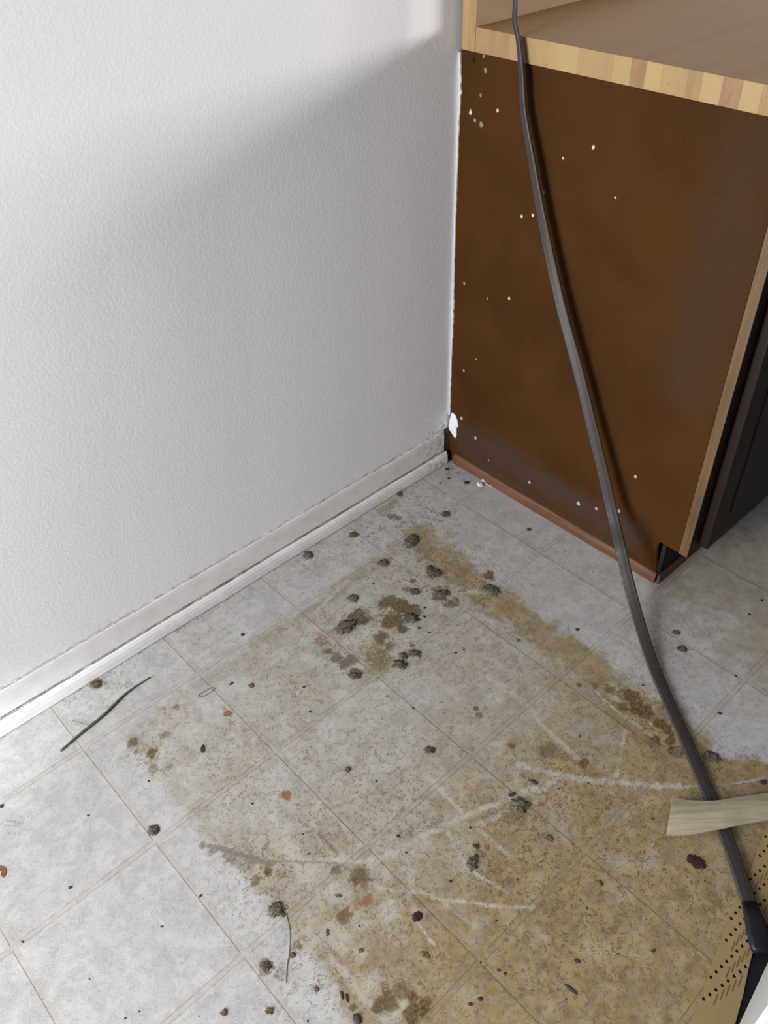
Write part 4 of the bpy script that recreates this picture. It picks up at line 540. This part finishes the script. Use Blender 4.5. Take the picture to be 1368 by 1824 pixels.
# ------------------------------------------------------------------ flat ribbed cord
def catmull(P, n):
    out = []
    P = [Vector(p) for p in P]
    for i in range(len(P)-1):
        p0 = P[max(i-1, 0)]; p1 = P[i]; p2 = P[i+1]; p3 = P[min(i+2, len(P)-1)]
        for k in range(n):
            t = k/n
            out.append(.5*((2*p1)+(-p0+p2)*t+(2*p0-5*p1+4*p2-p3)*t*t+(-p0+3*p1-3*p2+p3)*t**3))
    out.append(P[-1]); return out
def build_cord():
    pts = catmull(CORD, 6); n = len(pts); bm = bmesh.new(); rings = []
    CW, CT = .0105, .0040
    prof = []
    seg = 32
    for j in range(seg):
        a = 2*math.pi*j/seg; u = math.cos(a); v = math.sin(a)
        uu = math.copysign(abs(u)**.75, u)*CW; base = math.copysign(abs(v)**.5, v)*CT
        rib = 1-.22*(.5+.5*math.cos(uu/CW*math.pi*4))          # four conductors side by side
        prof.append((uu, base*rib))
    nfloor = next(i for i, p in enumerate(pts) if p.z < .012)
    for i, p in enumerate(pts):
        t = (pts[min(i+1, n-1)]-pts[max(i-1, 0)]).normalized()
        # hangs edge-on at the worktop and twists flat on its way to the floor
        s = min(1, i/max(1, nfloor))
        side0 = Vector((-.60, -.80, 0)); side0 = (side0-side0.dot(t)*t).normalized()      # edge on
        side1 = t.cross(Vector((-.72, -.45, .5))).normalized()
        flat = t.cross(Vector((0, 0, 1))); flat = flat.normalized() if flat.length > 1e-3 else side1
        if side1.dot(flat) < 0: flat = -flat
        if side0.dot(side1) < 0: side0 = -side0
        f = max(0, min(1, (s-.16)/.62)); f = f*f*(3-2*f)*.86+.14*s
        side = (side0*(1-f)+side1*f)
        g = max(0, min(1, (i-nfloor+14)/20)); g = g*g*(3-2*g); side = (side*(1-g)+flat*g)
        side = (side-side.dot(t)*t).normalized(); up = side.cross(t).normalized()
        sc = .72+.28*min(1, s/.8)
        rings.append([bm.verts.new(p+(side*a+up*b)*sc) for a, b in prof])
    for i in range(n-1):
        for j in range(seg): bm.faces.new((rings[i][j], rings[i][(j+1) % seg], rings[i+1][(j+1) % seg], rings[i+1][j]))
    bm.faces.new(rings[0]); bm.faces.new(rings[-1][::-1])
    c = from_bm('power_cord', bm, M_cord, None, True)
    tag(c, 'long flat ribbed grey cord dangling over the worktop edge and trailing across the floor', 'cord')
    # moulded black plug body near the perforated mat
    e = Vector(CORD[-1])+Vector((0, 0, -.004)); d = (Vector(CORD[-1])-Vector(CORD[-3])).normalized(); d.z = 0; d.normalize(); sd = d.cross(Vector((0, 0, 1))).normalized()
    bm = bmesh.new(); rr = []
    for t_, wd, ht in ((-.050, .0105, .0046), (-.030, .0125, .0058), (-.012, .015, .0068), (.006, .016, .0070), (.014, .016, .0070), (.018, .013, .006)):
        ring = []
        for j in range(20):
            a = 2*math.pi*j/20; cu, sv = math.cos(a), math.sin(a)
            ring.append(bm.verts.new(e+d*t_+sd*math.copysign(abs(cu)**.5, cu)*wd+Vector((0, 0, .0035+math.copysign(abs(sv)**.5, sv)*ht))))
        rr.append(ring)
    for a, b in zip(rr[:-1], rr[1:]):
        for j in range(20): bm.faces.new((a[j], a[(j+1) % 20], b[(j+1) % 20], b[j]))
    bm.faces.new(rr[0]); bm.faces.new(rr[-1][::-1])
    from_bm('plug', bm, M_black, c, True)['label'] = 'black moulded plug'
build_cord()

# ------------------------------------------------------------------ pale lath over the cord
def build_lath():
    up, lo = LATH[:6], LATH[6:]
    def crv(L): return [Vector((p.x, p.y)) for p in catmull([(a, b, 0) for a, b in L], 5)]
    U, L_ = crv(up), crv(lo); n = len(U); bm = bmesh.new(); K = 10; T = .0028
    top = []; bot = []
    for i in range(n):
        s = i/(n-1); rt = []; rb = []
        for k in range(K+1):
            t = k/K; p = U[i]*(1-t)+L_[i]*t
            z = .0100+.0045*math.sin(math.pi*t)+.004*math.sin(s*math.pi)+.0004*mnoise.noise(Vector((p.x*60, p.y*60, 0)))
            rt.append(bm.verts.new((p.x, p.y, z+T))); rb.append(bm.verts.new((p.x, p.y, z)))
        top.append(rt); bot.append(rb)
    for i in range(n-1):
        for k in range(K):
            bm.faces.new((top[i][k], top[i][k+1], top[i+1][k+1], top[i+1][k]))
            bm.faces.new((bot[i][k], bot[i+1][k], bot[i+1][k+1], bot[i][k+1]))
        bm.faces.new((top[i][0], top[i+1][0], bot[i+1][0], bot[i][0])); bm.faces.new((top[i][K], bot[i][K], bot[i+1][K], top[i+1][K]))
    for i, r in ((0, 0), (n-1, 1)):
        for k in range(K): bm.faces.new((top[i][k], bot[i][k], bot[i][k+1], top[i][k+1]))
    o = from_bm('wood_lath', bm, M_lath)
    tag(o, 'short pale bowed wood lath lying across the flat cord at the right edge', 'wood strip')
build_lath()

# ------------------------------------------------------------------ perforated beige mat
def in_poly(x, y, P):
    c = False
    for (x0, y0), (x1, y1) in zip(P, P[1:]+[P[0]]):
        if (y0 > y) != (y1 > y) and x < (x1-x0)*(y-y0)/(y1-y0)+x0: c = not c
    return c
def build_mat():
    # outline with holes, filled by triangulation of the edge loops
    bm = bmesh.new(); T = .0030; loops = []
    cv = []
    for (xa, ya), (xb, yb) in zip(MAT_OUT, MAT_OUT[1:]+[MAT_OUT[0]]):
        for k in range(3): cv.append((xa+(xb-xa)*k/3, ya+(yb-ya)*k/3))
    loops.append(cv)
    def clear(x, y, r):
        return in_poly(x, y, cv) and all(math.hypot(x-a, y-b) > r for a, b in cv)
    rows = [[(-.612, -1.0365), (-.547, -1.0515), (-.50, -1.058)], [(-.581, -1.0285), (-.513, -1.036), (-.47, -1.043)],
            [(-.534, -1.0165), (-.467, -1.0195), (-.430, -1.026), (-.30, -1.04)], [(-.491, -1.006), (-.457, -1.0065), (-.406, -1.014), (-.28, -1.025)],
            [(-.443, -.9945), (-.421, -.995), (-.395, -.999), (-.28, -1.012)], [(-.411, -.986), (-.372, -.987), (-.28, -.992)], [(-.388, -.977), (-.35, -.977), (-.26, -.981)],
            [(-.36, -.968), (-.26, -.970)], [(-.335, -.958), (-.25, -.960)]]
    holes = []; slots = []; bars = []
    for R_ in rows:
        q = [Vector((a, b)) for a, b in R_]; L = [0]
        for a, b in zip(q, q[1:]): L.append(L[-1]+(b-a).length)
        d = 0
        while d < L[-1]:
            k = max(j for j in range(len(L)-1) if L[j] <= d); t = (d-L[k])/(L[k+1]-L[k]); p = q[k].lerp(q[k+1], t)
            if clear(p.x, p.y, .0042): holes.append((p.x, p.y))
            slots.append((p.x+.002, p.y-.0128)); d += .0112
    for hx, hy in holes:
        loops.append([(hx+.0028*math.cos(a*math.pi/6), hy+.0023*math.sin(a*math.pi/6)) for a in range(12)])
    for sx, sy in slots:
        mid = [(sx+.017*t, sy+.0038*t) for t in (0, .25, .5, .75, 1)]
        if all(clear(a, b, .003) for a, b in mid) and all(math.hypot(a-hx, b-hy) > .0040 for a, b in mid for hx, hy in holes):
            bars.append((sx, sy))
    for lp in loops:
        vs2 = [bm.verts.new((a, b, T)) for a, b in lp]
        for a, b in zip(vs2, vs2[1:]+[vs2[0]]): bm.edges.new((a, b))
    bmesh.ops.triangle_fill(bm, edges=bm.edges[:], use_beauty=True, use_dissolve=False, normal=(0, 0, 1))
    o = from_bm('perforated_mat', bm, M_mat)
    sb = bmesh.new()
    for sx, sy in bars:
        q = [(sx, sy-.0007), (sx+.0165, sy+.0029), (sx+.0170, sy+.0045), (sx+.0003, sy+.0009)]
        lo = [sb.verts.new((a, b, T-.0005)) for a, b in q]; hi = [sb.verts.new((a, b, T+.0003)) for a, b in q]
        sb.faces.new(hi)
        for j in range(4): sb.faces.new((lo[j], lo[(j+1) % 4], hi[(j+1) % 4], hi[j]))
    sl_ = from_bm('slots', sb, M_slot); sl_.parent = o; sl_['label'] = 'narrow brown slots between the rows of holes'
    md = o.modifiers.new('thickness', 'SOLIDIFY'); md.thickness = T-.0008; md.offset = -1
    if o.data.polygons and sum(p.normal.z for p in o.data.polygons) < 0: o.data.flip_normals()
    tag(o, 'beige plastic mat with rows of small holes and slots lying in the lower right corner', 'mat')
    bk = flat_poly('darkener', [(a, b) for a, b in MAT_OUT[1:17]]+[(-.335, -1.048), (-.48, -1.066), (-.545, -1.078), (-.62, -1.092), (-.66, -1.092)], lambda a, b, h: (a, b, .0002+h), .0004, M_black)  # black sheet added to read as shade in the holes and beside them
    bk.parent = o; bk['label'] = 'black backing added as shade in the holes and beside the mat'
build_mat()

# ------------------------------------------------------------------ white appliance in the bottom right corner
ap = empty('kitchen_appliance', (-.2, -1.3, 0))
tag(ap, 'smooth white appliance with a black plinth at the bottom right corner of the picture', 'appliance')
def prism(name, poly, z0, z1, mats, parent, bev=0):
    bm = bmesh.new(); a = [bm.verts.new((x, y, z0)) for x, y in poly]; b = [bm.verts.new((x, y, z1)) for x, y in poly]
    n = len(poly)
    for i in range(n): bm.faces.new((a[i], a[(i+1) % n], b[(i+1) % n], b[i]))
    bm.faces.new(a[::-1]); bm.faces.new(b)
    if bev: bmesh.ops.bevel(bm, geom=bm.edges[:], offset=bev, segments=3, affect='EDGES')
    return from_bm(name, bm, mats, parent)
prism('body', [(-.735, -1.0975), (-.28, -1.0355), (1.9, -1.0355), (1.9, -1.66), (-.655, -1.68)], .070, .86, M_white, ap, .006)  # lengthened out of view to block the window light from the floor
prism('plinth', [(-.700, -1.120), (-.545, -1.092), (-.31, -1.062), (1.88, -1.062), (1.88, -1.64), (-.64, -1.655)], .0005, .0695, M_black, ap, .002)

# ------------------------------------------------------------------ small debris, every bit an object
rng = random.Random(11)
def lump(name, x, y, r, asp, ang, kind, seed):
    bm = bmesh.new()
    sub = 4 if kind == 'dust' else 3 if kind == 'crumb' else 2
    bmesh.ops.create_icosphere(bm, subdivisions=sub, radius=1)
    hz = {'dust': .09, 'crumb': .28, 'crumb_b': .35, 'chip': .5, 'speck': .4}[kind]
    amp = {'dust': .75, 'crumb': .75, 'crumb_b': .35, 'chip': .30, 'speck': .3}[kind]
    ca, sa = math.cos(ang), math.sin(ang); sx = r*math.sqrt(asp); sy = r/math.sqrt(asp)
    zmin = 1
    for v in bm.verts:
        q = v.co.normalized(); k = 1+amp*mnoise.noise(q*1.6+Vector((seed*3.1, seed*1.7, 0)))+amp*.6*mnoise.noise(q*4.2+Vector((seed, 7, 1)))+amp*.5*mnoise.noise(q*9+Vector((seed, 2, 1)))
        px, py, pz = q.x*k*sx, q.y*k*sy, q.z*k*min(sx, sy)*hz
        v.co = Vector((px*ca-py*sa, px*sa+py*ca, pz)); 
    zmin = min(v.co.z for v in bm.verts); cut = zmin*.75
    for v in bm.verts:
        v.co.z = max(v.co.z, cut)-cut
    if kind == 'dust':                       # loose fibres standing off the clump
        rg = random.Random(seed)
        for _ in range(60):
            a = rg.uniform(0, 2*math.pi); L = rg.uniform(.6, 1.5); bend = rg.uniform(-.9, .9)
            prev = None
            for s in range(4):
                t = s/3; aa = a+bend*t; rad = L*(.55+.65*t)
                px, py = math.cos(aa)*rad*sx, math.sin(aa)*rad*sy
                p = Vector((px*ca-py*sa, px*sa+py*ca, r*.28*(1-t)+.0004))
                w_ = .00022
                cur = [bm.verts.new(p+Vector((w_, 0, 0))), bm.verts.new(p+Vector((-w_*.5, w_, 0))), bm.verts.new(p+Vector((-w_*.5, -w_, w_)))]
                if prev:
                    for j in range(3): bm.faces.new((prev[j], prev[(j+1) % 3], cur[(j+1) % 3], cur[j]))
                prev = cur
    mt = {'dust': M_dust, 'crumb': M_crumb, 'crumb_b': M_crumbb, 'chip': M_plaster, 'speck': M_crumbb}[kind]
    o = from_bm(name, bm, mt, None, kind == 'dust'); o.location = (x, y, .0001)
    return o
def flat_flake(name, x, y, r, asp, ang, mt, seed, curl=False):
    rg = random.Random(seed); out = []
    if curl:
        for i in range(12): a = -1.25+2.5*i/11; out.append((x-.006+r*1.25*math.cos(a), y+r*1.25*math.sin(a)))
        for i in range(12): a = 1.25-2.5*i/11; out.append((x-.006+r*.6*math.cos(a), y+r*.6*math.sin(a)))
        ca, sa = math.cos(-.4), math.sin(-.4)
    else:
        for i in range(22):
            a = 2*math.pi*i/22; k = 1+rg.uniform(-.16, .16); px, py = math.cos(a)*r*k*math.sqrt(asp), math.sin(a)*r*k/math.sqrt(asp)
            out.append((x+px*math.cos(ang)-py*math.sin(ang), y+px*math.sin(ang)+py*math.cos(ang)))
    return flat_poly(name, out, lambda a, b, h: (a, b, .0002+h), .0009, mt, dome=.0 if curl else .0012)
NAMES = {'dust': ('dust_clump', 'dust clump'), 'crumb': ('crumb', 'crumb'), 'crumb_b': ('crumb', 'crumb'), 'chip': ('plaster_chip', 'plaster chip'),
         'speck': ('dirt_speck', 'speck of dirt'), 'flake': ('flake', 'flake'), 'curl': ('peel', 'peel')}
GROUPS = {'dust': 'dust clumps on the floor', 'crumb': 'crumbs on the floor', 'crumb_b': 'crumbs on the floor', 'chip': 'plaster chips in the corner'}
for i, (kind, x, y, r, asp, ang, label, grp) in enumerate(DEBRIS):
    # picture angle to floor angle: the camera looks across the tiles at about 45 degrees
    a = math.radians(-ang)-.78
    nm, cat = NAMES[kind]
    if kind in ('flake', 'curl'):
        o = flat_flake(nm, x, y, r, asp, a, M_flake if kind == 'flake' else M_peel, i, kind == 'curl')
    else:
        o = lump(nm, x, y, r*{'speck': .52, 'crumb': .75, 'crumb_b': .72, 'dust': .78}.get(kind, 1), asp, a, kind, i+1)
    if label is None:
        label = 'tiny black speck of grit lying loose on the vinyl floor'
    g = GROUPS.get(kind, 'specks of grit on the floor' if kind == 'speck' else None)
    tag(o, label, cat, g)

# twig with its side shoot, and hairs
def path3(P, z0, amp=0.0): return catmull([(a, b, z0+amp*math.sin(i*1.3)) for i, (a, b) in enumerate(P)], 4)
P = path3(TWIG, .0030, .0004); n = len(P)
tw = tube('twig', P, [.0013+.0011*math.sin(math.pi*min(1, .15+i/n))+.0003*math.sin(i*2.3) for i in range(n)], M_twig)
tag(tw, 'thin grey dry twig lying on the clean floor below the left baseboard', 'twig')
P = path3(TWIG_SIDE, .0028); tube('side_shoot', P, .0005, M_twig, tw, 6)
h = tube('hair', path3(HAIR, .0007), .00045, M_hair, None, 6); tag(h, 'long curved brown hair near the round grey dust ball', 'hair')
h = tube('plaster_splinter', path3(HAIR2, .0008), .0006, M_plaster, None, 6); tag(h, 'fine white splinter lying right of the white plaster chip', 'splinter')
h = tube('staple_wire', path3(OUTLINE+[OUTLINE[0]], .0006), .0005, M_hair, None, 6); tag(h, 'faint wire loop lying flat beside the grid line above the orange spot', 'wire')
